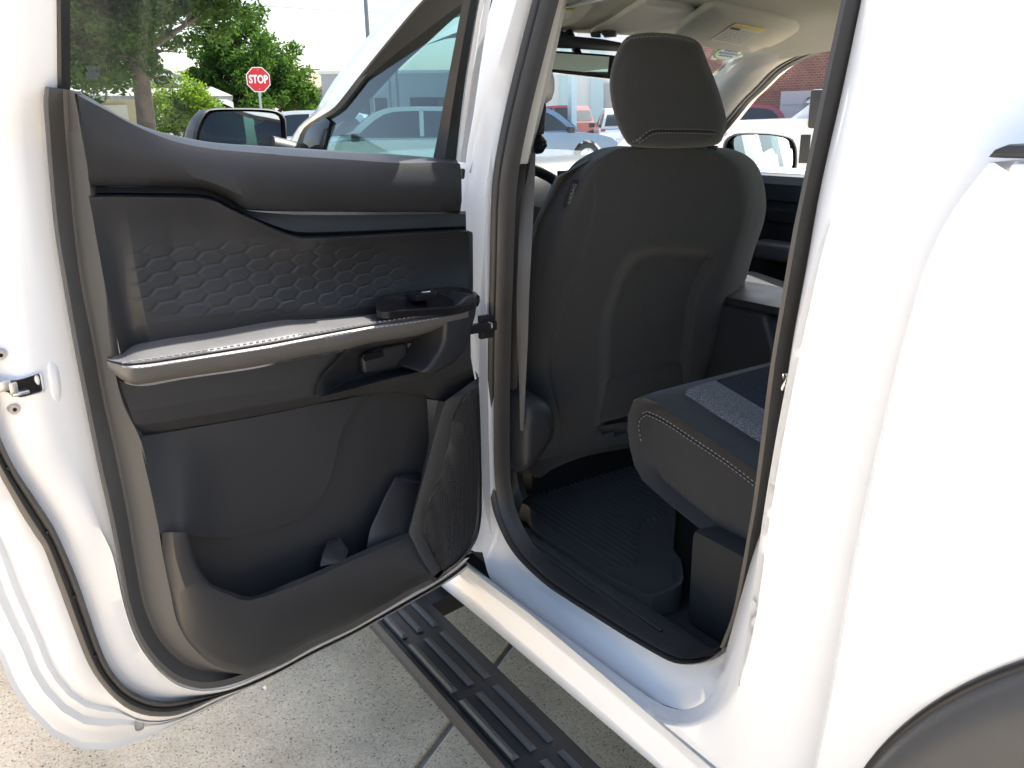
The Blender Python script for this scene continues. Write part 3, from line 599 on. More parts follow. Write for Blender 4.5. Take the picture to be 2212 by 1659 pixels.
t = GRIL.node_tree; b = t.nodes['Principled BSDF']; tc = t.nodes.new('ShaderNodeTexCoord'); vo = t.nodes.new('ShaderNodeTexVoronoi'); vo.inputs['Scale'].default_value = 260; vo.inputs['Randomness'].default_value = .12
rp = t.nodes.new('ShaderNodeMapRange'); rp.inputs[1].default_value = .25; rp.inputs[2].default_value = .45; mxn = t.nodes.new('ShaderNodeMix'); mxn.data_type = 'RGBA'; mxn.inputs[6].default_value = (.008, .008, .008, 1); mxn.inputs[7].default_value = (.026, .026, .027, 1)
t.links.new(tc.outputs['Object'], vo.inputs['Vector']); t.links.new(vo.outputs['Distance'], rp.inputs[0]); t.links.new(rp.outputs[0], mxn.inputs[0]); t.links.new(mxn.outputs[2], b.inputs['Base Color'])
bpn = t.nodes.new('ShaderNodeBump'); bpn.inputs['Strength'].default_value = .6; bpn.inputs['Distance'].default_value = .002; t.links.new(rp.outputs[0], bpn.inputs['Height']); t.links.new(bpn.outputs[0], b.inputs['Normal'])
rs = [dr(gl, 40, .087), dr(mx(gl, gr_, .06, 40), 40, .090), dr(mx(gl, gr_, .5, 40), 40, .094), dr(mx(gl, gr_, .93, 40), 40, .088)]
loft('speaker_grille', rs, GRIL, DOOR, ang=60)
gr2 = [(1026, 800), (1033, 815), (1037, 890), (1040, 998), (1041, 1078), (1039, 1127), (1030, 1165), (1013, 1193), (990, 1217), (945, 1252)]
rs = [dr(mx(gl, gr_, .93, 40), 40, .088), dr(mx(gl, gr_, .97, 40), 40, .092), dr(gr2, 40, .086), dr(gr2, 40, .03)]
loft('grille_rim', rs, SOFT, DOOR, ang=40)
prism('end_panel', [door(x, y, .045) for x, y in ((985, 856), (1010, 700), (1014, 640), (1013, 500), (1000, 496), (960, 700), (960, 850))], DN*.012, PLAS, DOOR, .004)
loft('grille_top', [dr([(962, 866), (985, 850), (1015, 828), (1035, 814)], 20, .084), dr([(975, 872), (995, 858), (1015, 845), (1034, 836)], 20, .092), dr([(985, 880), (1003, 866), (1020, 858), (1035, 852)], 20, .088)], PLAS, DOOR)
# bottle divider and fin in the pocket
bl = [(854, 1031, .060), (848, 1042, .064), (833, 1070, .070), (814, 1112, .078), (800, 1143, .082), (791, 1190, .086)]
br_ = [(925, 1030, .040), (922, 1055, .060), (912, 1085, .072), (897, 1120, .086), (884, 1150, .098), (880, 1170, .10)]
a, b2 = [door(*p) for p in cr(bl, 24)], [door(*p) for p in cr(br_, 24)]
tp = [door(*p) for p in cr([(860, 1026, .035), (850, 1040, .035), (835, 1070, .035), (815, 1112, .035), (800, 1143, .035), (791, 1190, .035)], 24)]
bo = loft('bottle_divider', [tp, a, [p.lerp(q, .05)+DN*.003 for p, q in zip(a, b2)], [p.lerp(q, .5)+DN*.002 for p, q in zip(a, b2)], b2], PLAS, DOOR, ang=35)
prism('bottle_shelf', [door(*p) for p in ((854, 1030, .06), (889, 1018, .036), (930, 1020, .036), (926, 1044, .062))], V((0, 0, -.006)), PLAS, DOOR, .002)
prism('pocket_fin', [door(*p) for p in ((706, 1176, .06), (735, 1164, .05), (752, 1190, .095), (745, 1215, .10), (690, 1225, .09), (697, 1200, .08))], -DU*.006-DN*.01, PLAS, DOOR, .002)

# ---- window frame of the door
def dv(px, py, w=0.): return dloc(door(px, py, w))
ub0, ub1 = dv(160, 180, .03)[0], dv(160, 0, .03)[0]
ztop = 1.70
def frame_rows(us, w, z0, z1, n=14): return [[dl(u0+(u1-u0)*i/(n-1), z0+(z1-z0)*i/(n-1), w) for i in range(n)] for u0, u1 in us]
uw = dv(-80, 100, .0)[0]
uk0 = dv(127, 150, .03)[0]; g = uk0-ub0
zb = 1.30; zA, zB = dv(160, 180, .03)[1], dv(160, 0, .03)[1]
def uz(u0, u1, z): return u0+(u1-u0)*(z-zA)/(zB-zA)
rr = [(ub0+g+.001, ub1+g+.001, .008), (ub0+g, ub1+g, .026), (ub0+g*.85, ub1+g*.85, .028), (ub0+g*.1, ub1+g*.1, .022), (ub0, ub1, .014), (ub0+.004, ub1+.004, -.02)]
rows = [[dl(uz(a, b3, z), z, w) for z in [zb+(ztop-zb)*i/13 for i in range(14)]] for a, b3, w in rr]
loft('glass_channel', rows, RUBB, DOOR, ang=40)
# front (hinge side) upright
fl_, fr_ = [(935, 345), (948, 280), (968, 170), (1000, 0), (1012, -60), (1020, -100)], [(985, 348), (990, 300), (1003, 190), (1026, 40), (1044, -40), (1070, -100)]
fw_ = [(1006, 352), (1010, 320), (1024, 240), (1040, 130), (1061, 0), (1080, -60), (1106, -100)]
wv = .018
rows = [dr(fl_, 24, -.02), dr(fl_, 24, wv), dr(mx(fl_, fr_, .5, 24), 24, .030), dr(mx(fl_, fr_, .95, 24), 24, .026), dr(fr_, 24, .018)]
loft('glass_channel', rows, RUBB, DOOR, ang=40)
rows = [dr(fr_, 24, .012), dr(mx(fr_, fw_, .1, 24), 24, .026), dr(mx(fr_, fw_, .45, 24), 24, .027), dr(mx(fr_, fw_, .6, 24), 24, .014), dr(mx(fr_, fw_, .95, 24), 24, .010), dr(fw_, 24, -.03)]
loft('window_frame', rows, WPRIM, DOOR, ang=40)
ft = dloc(dr(fl_, 24, .02)[-1]); fo = dloc(dr(fw_, 24, .0)[-1])
# header over the glass, out of the picture
HD = [(ub1+.02, 1.655), (ub1-.03, 1.690), (.45, 1.712), (.25, 1.712), (ft[0]+.01, 1.700), (fo[0], 1.690)]
HL = [(ub1-.01, 1.640), (ub1-.06, 1.652), (.45, 1.668), (.25, 1.668), (ft[0]+.02, 1.660), (fo[0]+.02, 1.655)]
hd, hl = cr(HD, 30), cr(HL, 30)
loft('window_header', [[dl(u, v, -.02) for u, v in hl], [dl(u, v, .02) for u, v in hl], [dl(u, v, .026) for u, v in hd], [dl(u, v+.012, .0) for u, v in hd], [dl(u, v+.008, -.03) for u, v in hd], [dl(u, v, -.03) for u, v in hl]], WPRIM, DOOR, ang=40)
# glass
gpoly = [(ub0+.012, 1.31), (ub1+.012, 1.66), (.45, 1.69), (.2, 1.69), (ft[0]-.01, 1.67), (dv(948, 280, .0)[0]-.02, 1.38), (dv(930, 345, .0)[0]-.03, 1.31)]
GN = 16
gt = resample([(ub1+.012, 1.675), (.45, 1.692), (ft[0]-.012, 1.675)], GN); gb = resample([(ub0+.012, 1.315), (dv(935, 345, 0)[0]-.014, 1.315)], GN)
gg = [[dl(a[0]+(c[0]-a[0])*t, a[1]+(c[1]-a[1])*t, .004) for a, c in zip(gb, gt)] for t in [i/8 for i in range(9)]]
loft('door_glass', gg, REARG, DOOR)
# etched mark on the glass
ETCH = mat('etched_mark', (.07, .08, .08), .6)
ps = []
for k, (y, x0, x1) in enumerate(((146, 186, 214), (153, 190, 208), (160, 186, 216), (167, 188, 212))):
    x = x0
    while x < x1:
        L = random.uniform(1.5, 4.); a, b3 = door(x, y, .009), door(x+L, y, .009); ps.append(boxdata((a+b3)/2, b3-a, V((0, 0, .0042)), DN*.0006)); x += L+1.6
stuff(many('glass_mark', ps, ETCH, DOOR))
# ============================================================ cab interior
# floor, tunnel, rear bulkhead
fl0 = prism('cab_floor', [(1.25, .80, .50), (1.25, -.80, .50), (-.93, -.80, .50), (-.93, .80, .50)], V((0, 0, -.05)), CARP, TRUCK)
scz = .535
# scuff plate on the sill
scu = [(1.0, 0), ]
sc_rows = []
for y, z in ((.815, .545), (.800, .548), (.775, .545), (.745, .540), (.715, .532), (.690, .520), (.685, .500)):
    sc_rows.append([V((x, y, z)) for x in (-.62, -.56, -.3, -.1, .06)])
SCU = loft('scuff_plate', sc_rows, MATR, TRUCK, ang=40)
for k, y in enumerate((.786, .768, .750)):
    zt = {0: .5475, 1: .5455, 2: .5425}[k]
    sweep('scuff_rib', [V((-.46+.02*k, y, zt)), V((-.2, y, zt)), V((.04, y, zt))], circ(.0032, 8), PLAS2, SCU)
# carpet riser under the rear seat and B-pillar foot
box('seat_riser', (-.655, .16, .60), (.55, .98, .20), CARP, TRUCK, .02)
# floor mat (loose, lies on the floor)
MB = V((-.05, .45, .5))
MAT = empty('floor_mat', MB, 'black ribbed rubber floor mat lying behind the front seat', 'floor mat')
mo = [(1100, 1075), (1142, 1092), (1145, 1120), (1157, 1148), (1194, 1171), (1246, 1204), (1316, 1246), (1386, 1281), (1407, 1288), (1433, 1281), (1473, 1260), (1475, 1237), (1470, 1206), (1456, 1187), (1457, 1150), (1459, 1105), (1440, 1040), (1385, 975), (1300, 960), (1180, 1010)]
mz = [.535, .552, .548, .545, .545, .545, .545, .545, .548, .552, .560, .560, .550, .535, .53, .53, .53, .53, .53, .53]
P3 = [on_z(x, y, z)-MB for (x, y), z in zip(mo, mz)]; n = 90; m_ = [V(p) for p in cr([tuple(p) for p in P3], n, True)]; mc = sum(m_, V())/n
def inm(p, f, z): q = p.lerp(mc, f); q.z = z; return q
rows = [[V((p.x, p.y, .003)) for p in m_], [p-V((0, 0, .004)) for p in m_], m_, [inm(p, .03, p.z-.002) for p in m_], [inm(p, .10, .022) for p in m_], [inm(p, .16, .018) for p in m_], [inm(p, .6, .018) for p in m_]]
vs, fs = loftdata(rows, cu=True); fs.append(tuple(6*n+j for j in range(n)))
mesh('mat_tray', vs, fs, MATR, MAT, 40)
re_ = [(1330, 1224), (1372, 1218), (1377, 1180), (1381, 1138), (1396, 1124), (1424, 1117), (1456, 1101), (1480, 1080)]
rp_ = [on_z(x, y, .524) for x, y in cr(re_, 40)]
sp0 = [on_z(x, y, .524) for x, y in cr([(1330, 1224), (1250, 1180), (1180, 1145)], 10)]
y = max(p.y for p in rp_)-.004
while y > .12:
    xs2 = [a.x+(b.x-a.x)*(a.y-y)/(a.y-b.y) for a, b in zip(rp_, rp_[1:]) if (a.y-y)*(b.y-y) <= 0 and abs(a.y-b.y) > 1e-6]
    x0 = max(xs2) if xs2 else -.1
    x1 = .22
    c = V(((x0+x1)/2, y, .521))-MB; L = (x1-x0)/2; w = .0045
    vs = [c+V((sx_*L, sy_*w, -.004)) for sx_, sy_ in ((-1, -1), (1, -1), (1, 1), (-1, 1))]+[c+V((sx_*(L-.004), sy_*.0025, .005)) for sx_, sy_ in ((-1, -1), (1, -1), (1, 1), (-1, 1))]
    mesh('rib', vs, [(0, 1, 5, 4), (1, 2, 6, 5), (2, 3, 7, 6), (3, 0, 4, 7), (4, 5, 6, 7)], MATR, MAT); y -= .0165
# ---- driver's seat
def sx(z): return .015 - .16*(z-1.20)                       # rear face leans back
def seat(px, py, d=0.):
    x = 0.
    for i in range(8): p = on_x(px, py, x); x = sx(p.z)+d
    return p
SL_ = [(1358, 316), (1317, 322), (1277, 341), (1250, 362), (1224, 397), (1194, 443), (1180, 467), (1151, 550), (1138, 640), (1130, 740), (1124, 840), (1122, 930), (1130, 1000)]
SRt = [(1420, 316), (1545, 318), (1590, 325), (1625, 345), (1645, 378), (1655, 430), (1650, 480), (1630, 539), (1611, 604), (1595, 646), (1566, 754), (1547, 800), (1500, 930)]
SM = [(1278, 400), (1279, 448), (1268, 507), (1241, 593), (1214, 673), (1193, 754), (1190, 823), (1201, 864), (1211, 917), (1201, 966)]
n = 60
Lp, Rp = cr(SL_, n), cr(SRt, n)
# cross rows: left edge wraps forward, flat back with recessed board
rows = []
def sm(a, b, x): t = min(1, max(0, (x-a)/(b-a))); return t*t*(3-2*t)
NX = 64
for i in range(n):
    (lx, ly), (rx, ry) = Lp[i], Rp[i]
    row = []
    for j in range(NX):
        f = j/(NX-1); px, py = lx+(rx-lx)*f, ly+(ry-ly)*f
        e = max(0, 1-f/.13); d = .13*e*e
        e2 = max(0, 1-(1-f)/.10); d += .11*e2*e2
        # recessed map-pocket board
        p = seat(px, py, d)
        row.append(p)
    rows.append(row)
# recess of the back board: outline traced in the photo
bl_ = [(1490, 960), (1491, 808), (1504, 700), (1510, 660), (1536, 593), (1563, 548), (1540, 533), (1509, 529), (1429, 526), (1385, 532), (1355, 548), (1325, 590), (1306, 646), (1295, 700), (1290, 823), (1289, 864), (1278, 930)]
def inpoly(x, y, P):
    c = False; j = len(P)-1
    for i in range(len(P)):
        if (P[i][1] > y) != (P[j][1] > y) and x < (P[j][0]-P[i][0])*(y-P[i][1])/(P[j][1]-P[i][1])+P[i][0]: c = not c
        j = i
    return c
def dpoly(x, y, P):
    b = 1e9
    for (ax, ay), (bx, by) in zip(P, P[1:]):
        dx, dy = bx-ax, by-ay; t = max(0, min(1, ((x-ax)*dx+(y-ay)*dy)/(dx*dx+dy*dy))); b = min(b, math.hypot(x-ax-dx*t, y-ay-dy*t))
    return b
BLP = cr(bl_, 80); SMP = cr(SM, 40)
rows = []
NX = 120; n = 90; Lp, Rp = cr(SL_, n), cr(SRt, n)
for i in range(n):
    (lx, ly), (rx, ry) = Lp[i], Rp[i]; row = []
    for j in range(NX):
        f = j/(NX-1); px, py = lx+(rx-lx)*f, ly+(ry-ly)*f
        e = max(0, 1-f/.16); d = .08*e**2.2
        e2 = max(0, 1-(1-f)/.12); d += .11*e2**2.2
        tp = max(0, 1-i/7); d += .05*tp**2.2
        if inpoly(px, py, BLP): d += .034*sm(0, 30, dpoly(px, py, BLP))
        ds = dpoly(px, py, SMP)
        if ds < 7: d += .004*(1-ds/7)
        row.append(seat(px, py, d))
    rows.append(row)
rows.insert(0, [p+V((.05, 0, -.01)) for p in rows[0]])
rows = [[r[0]+V((.04, -.01, 0))]+r+[r[-1]+V((.08, 0, 0))] for r in rows]
SEAT = loft('driver_seat', rows, FABR, TRUCK, ang=70)
# front half of the seat so it is solid from other sides
fr = []
for z, w, x in ((.74, .25, .16), (.80, .27, .20), (1.0, .29, .17), (1.2, .28, .13), (1.30, .24, .10), (1.335, .17, .08)):
    fr.append([V((x, .40+w*math.cos(t), z)) if 0 else V((x-.05+.08*math.sin(t), .39+w*math.cos(t), z)) for t in [math.pi*k/10 for k in range(11)]])
loft('seat_front', fr, FABR, SEAT)
prism('seat_cushion', [(.10, .64, .70), (.62, .64, .76), (.62, .14, .76), (.10, .14, .70)], V((0, 0, .14)), FABR, SEAT, .05, 4)
prism('seat_base', [(.20, .60, .505), (.58, .60, .505), (.58, .16, .505), (.20, .16, .505)], V((0, 0, .20)), RUBB, SEAT, .02)
# seam piping
def seatpath(P, n, d): return [seat(x, y, d) for x, y in cr(P, n)]
sweep('seam', seatpath([(1278, 452), (1268, 507), (1241, 593), (1214, 673), (1193, 754), (1190, 823), (1201, 864), (1211, 917), (1201, 966)], 50, .004), circ(.0016, 6), SOFT, SEAT)
sweep('seam', seatpath([(1266, 452), (1256, 507), (1229, 593), (1202, 673), (1182, 754), (1179, 823), (1189, 864)], 50, .010), circ(.0012, 6), SOFT, SEAT)
stitches('stitching', seatpath([(1279, 344), (1252, 366), (1227, 400), (1198, 446), (1184, 470), (1155, 553)], 40, .085), SEAT, .004, .004, .0006, V((-1, 0, 0)))
# airbag tag
ta = seat(1221, 419, .035); tb = seat(1230, 405, .035); up_ = (seat(1226, 402, .03)-seat(1216, 434, .03)).normalized()
tag_o = seat(1222, 418, .036)
rgt = up_.cross(V((-1, 0, 0))).normalized()*-1
prism('airbag_tag', [tag_o+up_*a+rgt*b+V((-.020, 0, 0)) for a, b in ((-.028, -.008), (.028, -.008), (.028, .008), (-.028, .008))], V((.006, 0, 0)), RUBB, SEAT, .001)
text('tag_lettering', 'AIRBAG', .0125, basis(tag_o+V((-.0215, 0, 0)), up_, rgt.cross(up_).cross(up_)*-1 if 0 else (up_.cross(V((-1, 0, 0)))*-1)), THREAD, SEAT)
# headrest
HO = [(1364, 75), (1402, 70), (1445, 72), (1483, 78), (1502, 86), (1515, 99), (1531, 140), (1550, 188), (1566, 242), (1569, 268), (1563, 293), (1550, 312), (1500, 320), (1440, 322), (1385, 320), (1359, 313), (1343, 290), (1329, 258), (1319, 210), (1317, 172), (1324, 134), (1335, 107), (1346, 88)]
hn = 72; hp = cr(HO, hn, True); hc = (1440, 195)
rows = []
for f, d in ((.86, .125), (.96, .085), (1.0, .050), (.985, .018), (.94, -.006), (.86, -.018), (.70, -.024), (.4, -.026), (.1, -.026)):
    rows.append([on_x(hc[0]+(x-hc[0])*f, hc[1]+(y-hc[1])*f, -.03+d) for x, y in hp])
vs, fs = loftdata(rows, cu=True); fs += [tuple(range(hn)), tuple(8*hn+j for j in range(hn))]
HR = mesh('headrest', vs, fs, FABR, SEAT, 70)
def hsurf(px, py):
    a = math.atan2(py-hc[1], px-hc[0]); q = min(hp, key=lambda p: abs((math.atan2(p[1]-hc[1], p[0]-hc[0])-a+math.pi) % (2*math.pi)-math.pi))
    f = math.hypot(px-hc[0], py-hc[1])/math.hypot(q[0]-hc[0], q[1]-hc[1]); K = [(0, -.026), (.4, -.026), (.70, -.024), (.86, -.018), (.94, -.006), (.985, .018), (1.0, .05)]
    for (f0, d0), (f1, d1) in zip(K, K[1:]):
        if f <= f1: return on_x(px, py, -.0312+d0+(d1-d0)*(f-f0)/(f1-f0))
    return on_x(px, py, .02)
def hrp(P, n, d): return [hsurf(x, y) for x, y in cr(P, n)]
stitches('stitching', hrp([(1350, 92), (1366, 83), (1402, 79), (1445, 80), (1483, 86), (1500, 93)], 30, -.049), SEAT, .004, .004, .0006, V((-1, 0, 0)))
stitches('stitching', hrp([(1368, 306), (1385, 296), (1400, 284), (1416, 279), (1440, 279), (1500, 279), (1545, 281)], 30, -.052), SEAT, .004, .004, .0006, V((-1, 0, 0)))
stitches('stitching', hrp([(1382, 308), (1398, 297), (1412, 289), (1440, 287), (1500, 288), (1545, 290)], 30, -.050), SEAT, .004, .004, .0006, V((-1, 0, 0)))
sweep('seam', hrp([(1374, 307), (1392, 294), (1406, 286), (1420, 283), (1500, 283), (1550, 285)], 30, -.051), circ(.0022, 6), SOFT, SEAT)
for px in (1417, 1541):
    a, b2 = on_x(px, 288, .005), on_x(px, 319, .012)
    tube('headrest_post', [a+V((0, 0, .02)), b2-V((-.01, 0, .03))], .0065, CHROME, SEAT, 12)
    tube('post_collar', [b2+V((.004, 0, -.008)), b2+V((.004, 0, .004))], .013, PLAS, SEAT, 12)
# recliner cover on the outer side of the seat
rco = [(1128, 870), (1140, 858), (1165, 857), (1188, 868), (1200, 888), (1202, 915), (1195, 945), (1180, 970), (1160, 1000), (1142, 1022), (1126, 1030), (1120, 1000), (1120, 920)]
rp3 = [on_x(x, y, -.015) for x, y in cr(rco, 40, True)]; rc_ = sum(rp3, V())/40
rows = [[p+V((.10, 0, 0)) for p in rp3], [p+V((.03, 0, 0)) for p in rp3], [p.lerp(rc_, .06)+V((.004, 0, 0)) for p in rp3], [p.lerp(rc_, .25)+V((-.012, 0, 0)) for p in rp3], [p.lerp(rc_, .55)+V((-.016, 0, 0)) for p in rp3]]
vs, fs = loftdata(rows, cu=True); fs.append(tuple(4*40+j for j in range(40)))
mesh('recliner_cover', vs, fs, PLAS, SEAT, 60)
# skirt under the seat back
sk_ = [(1128, 1000), (1160, 1033), (1200, 1010), (1268, 985), (1372, 966), (1500, 950)]
sk2 = [(1122, 930), (1205, 965), (1268, 930), (1330, 915), (1420, 905), (1500, 890)]
loft('seat_skirt', [[seat(x, y, .01) for x, y in cr(sk2, 30)], [seat(x, y, .03) for x, y in cr(mx(sk2, sk_, .6, 30), 30)], [seat(x, y, .07) for x, y in cr(sk_, 30)]], FABR, SEAT)

# ---- rear bench cushion
RB = empty('x', (0, 0, 0), 'x', 'x') if 0 else None
def cz(x): return .905 - .22*(-.20-x)                          # top leans down to the back
yA, yB = .635, -.70
ct = [(-.205, .0), (-.225, .013), (-.28, .016), (-.45, .0), (-.70, -.02), (-.90, -.02)]
sec = []
def csec(y, k=1., dz=0.):
    pts = [(-.225, .735), (-.200, .76), (-.178, .82), (-.180, .868), (-.196, .895), (-.225, .908), (-.27, .905), (-.40, .876), (-.60, .838), (-.92, .80), (-.92, .62), (-.60, .655), (-.36, .70)]
    c = (-.5, .78)
    return [V((c[0]+(x-c[0])*k, y, c[1]+(z-c[1])*k+dz)) for x, z in pts]
rows = [csec(.600, .90), csec(.622, .95), csec(.632, .985), csec(.625, 1.0), csec(.59, 1.01), csec(.2, 1.012), csec(-.2, 1.012), csec(-.6, 1.), csec(-.62, .95)]
rows = [cr([tuple(p) for p in r], 52, True) for r in rows]
BENCH = loft('rear_seat', [[V(p) for p in r] for r in rows], FABR, TRUCK, cu=True, caps=True, ang=60)
# grey insert on the seat cushion
def insert_rows(ys): return [[V((x, y, .910+dz-.2*max(0, -.262-x))) for x in (-.262, -.29, -.36, -.45, -.54, -.6)] for y, dz in ys]
loft('cushion_insert', insert_rows(((.560, -.004), (.553, .006), (.53, .010), (.478, .010), (.472, .006))), HEATH, BENCH, ang=60)
loft('cushion_centre', insert_rows(((.476, .004), (.470, .010), (.30, .012), (.12, .010), (.09, -.004))), HEATD, BENCH, ang=60)
# raised side panel with stitches
def cyl(px, py, y): return on_y(px, py, y)
s1 = [(1392, 1010), (1376, 960), (1372, 915), (1382, 893), (1400, 888), (1440, 905), (1500, 945), (1570, 992), (1640, 1046), (1680, 1080)]
s2 = [(1384, 950), (1380, 915), (1390, 900), (1402, 898), (1440, 917), (1500, 957), (1570, 1004), (1640, 1058), (1680, 1090)]
stitches('stitching', [cyl(x, y, .6345) for x, y in cr(s2, 80)], BENCH, .0045, .0045, .0008, V((0, 1, 0)))
stitches('stitching', [cyl(x, y-8, .6345) for x, y in cr(s2[2:], 80)], BENCH, .0045, .0045, .0008, V((0, 1, 0)))
sweep('seam', [cyl(x, y-3, .633) for x, y in cr(s2, 60)], circ(.0022, 6), SOFT, BENCH)
box('seat_bracket', (-.42, .56, .69), (.12, .05, .03), PLAS, BENCH, .006)
# rear seat back
prism('rear_backrest', [(-.80, .66, .80), (-.93, .66, 1.36), (-.95, .66, 1.36), (-.95, .66, .80)], V((0, -1.32, 0)), FABR, BENCH, .02, 3)

# ---- belt, B-pillar trim
bpt = [(1126, 354), (1140, 270), (1158, 170), (1198, 0), (1206, -40)]; bpr = [(1141, 352), (1166, 262), (1189, 170), (1225, 0), (1234, -40)]
A_, B_ = [side(x, y, -.16) for x, y in cr(bpt, 20)], [side(x, y, -.19) for x, y in cr(bpr, 20)]
loft('pillar_trim', [[p+V((-.004, .02, 0)) for p in A_], A_, [a.lerp(b, .5)+V((-.006, -.002, 0)) for a, b in zip(A_, B_)], B_, [p+V((.05, -.01, 0)) for p in B_]], PILL, TRUCK)
lo = [(1112, 360), (1106, 600), (1100, 800), (1098, 960), (1104, 1060), (1120, 1110)]; lo2 = [(1136, 352), (1124, 600), (1118, 800), (1114, 960), (1118, 1040), (1130, 1080)]
A_, B_ = [side(x, y, -.165) for x, y in cr(lo, 30)], [side(x, y, -.18) for x, y in cr(lo2, 30)]
loft('pillar_lower_trim', [[p+V((-.002, .02, 0)) for p in A_], A_, B_, [p+V((.01, -.02, 0)) for p in B_]], RUBB, TRUCK)
wl = [(1127, 330), (1125, 420), (1120, 560), (1117, 640), (1118, 740), (1122, 840), (1124, 930)]; wr = [(1157, 330), (1154, 420), (1147, 560), (1143, 640), (1140, 740), (1135, 840), (1131, 930)]
wy = .70
wyk = [.715+.075*min(1, k/14) for k in range(40)]
A_, B_ = [on_y(x, y, q) for (x, y), q in zip(cr(wl, 40), wyk)], [on_y(x, y, q-.008) for (x, y), q in zip(cr(wr, 40), wyk)]
BELT = loft('seat_belt', [A_, [a.lerp(b, .5)+V((-.001, .002, 0)) for a, b in zip(A_, B_)], B_, [b+V((.003, -.001, 0)) for b in B_], [a+V((.003, -.001, 0)) for a in A_]], WEB, TRUCK, cv=True)
for nm, P, m in (('belt_anchor', [(1150, 222), (1168, 214), (1171, 235), (1168, 262), (1166, 290), (1150, 296), (1142, 270)], PLAS), ('belt_guide', [(1144, 292), (1160, 290), (1172, 306), (1173, 316), (1163, 332), (1155, 334), (1140, 326)], GLOSSB)):
    prism(nm, [on_y(x, y, wy-.004) for x, y in P], V((.012, -.02, 0)), m, BELT, .004)
hook = [on_y(x, y, wy-.005) for x, y in ((1172, 130), (1177, 170), (1178, 200), (1174, 222), (1166, 225))]
prism('belt_cover', [on_y(x, y, wy-.002) for x, y in ((1158, 170), (1174, 150), (1180, 172), (1180, 196), (1174, 216), (1160, 226))], V((.012, -.03, 0)), PILL, TRUCK, .006)

# ---- headliner, visors, console, mirror
def hz(x, y): return 1.672 - .10*max(0, x-.30)**1.3 - .06*abs(y/.65)**4 - .03*max(0, -x-.5)
xs_ = [-.93, -.7, -.4, -.1, .1, .25, .35, .45, .55, .62, .68]; ys_ = [.66, .62, .55, .4, .2, 0, -.2, -.4, -.55, -.62, -.68]
HLN = loft('headliner', [[V((x, y*(1-.06*max(0, x)), hz(x, y))) for y in ys_] for x in xs_], LINER, TRUCK)
def lin(px, py, dz=0.):
    z = 1.66
    for i in range(12): p = on_z(px, py, z+dz); z = .5*z+.5*hz(min(.75, p.x), max(-.7, min(.7, p.y)))
    return on_z(px, py, z+dz)
def visor(name, O, lab, rearz, frontz):
    pass
# passenger visor: plane through three picked points
VO = [(1545, 12), (1604, 21), (1666, 35), (1716, 48), (1727, 57), (1724, 66), (1702, 80), (1668, 99), (1654, 100), (1636, 107), (1624, 112), (1604, 110), (1519, 98), (1470, 84), (1462, 68), (1500, 36)]
p1, p2, p3 = on_z(1545, 12, 1.664), on_z(1727, 57, 1.652), on_z(1610, 110, 1.606)
nv = (p2-p1).cross(p3-p1).normalized(); nv = nv if nv.z < 0 else -nv
vp = [hit(x, y, nv, p1) for x, y in cr(VO, 60, True)]; vc = sum(vp, V())/60
rows = [[p-nv*.014 for p in vp], [p.lerp(vc, -.012)-nv*.006 for p in vp], [p.lerp(vc, .0) for p in vp], [p.lerp(vc, .02)+nv*.004 for p in vp], [p.lerp(vc, .5)+nv*.006 for p in vp]]
vs, fs = loftdata(rows, cu=True); fs += [tuple(4*60+j for j in range(60)), tuple(range(60))]
VIS = mesh('sun_visor', vs, fs, LINER, TRUCK, 60)
LAB = mat('label_white', (.62, .62, .60), .6); YEL = mat('label_yellow', (.62, .48, .05), .6); INK = mat('label_ink', (.05, .05, .05), .7)
def vq(pts, off): return [hit(x, y, nv, p1+nv*.007)+nv*off for x, y in pts]
lb = [(1590, 49), (1656, 62), (1598, 98), (1533, 87)]
prism('warning_label', vq(lb, .0), nv*.001, LAB, VIS)
prism('label_band', vq([(1590, 49), (1656, 62), (1645, 69), (1579, 55)], .0012), nv*.0006, YEL, VIS)
ps = []
def lq(u, v): a = [(1590+(1656-1590)*u+(1533-1590)*v), (49+(62-49)*u+(87-49)*v)]; return a
for v in [.30, .38, .46, .54, .62, .70, .78, .86]:
    u = .06
    while u < .92:
        L = random.uniform(.05, .16); c0, c1 = lq(u, v), lq(min(.94, u+L), v); a, b3 = vq([c0, c1], .0014); w_ = vq([lq(u, v), lq(u, v+.035)], .0014)
        ps.append(boxdata((a+b3)/2, b3-a, w_[1]-w_[0], nv*.0004)); u += L+.03
stuff(many('label_print', ps, mat('label_grey_print', (.38, .38, .37), .7), VIS))
prism('label_heading', vq([lq(.04, .20), lq(.34, .20), lq(.34, .30), lq(.04, .30)], .0016), nv*.0005, INK, VIS)
# driver visor sliver
d1 = [on_z(x, y, 1.645) for x, y in ((1206, 62), (1214, 20), (1262, -12), (1320, -30), (1255, 44), (1228, 56))]
VIS2 = prism('sun_visor', d1, V((0, 0, .014)), LINER, TRUCK, .004)
prism('warning_label', [on_z(x, y, 1.6445) for x, y in ((1212, 42), (1216, 21), (1240, 21), (1229, 38))], V((0, 0, -.001)), LAB, VIS2)
prism('label_band', [on_z(x, y, 1.6433) for x, y in ((1215, 24), (1216, 20), (1241, 20), (1238, 24))], V((0, 0, -.0006)), YEL, VIS2)
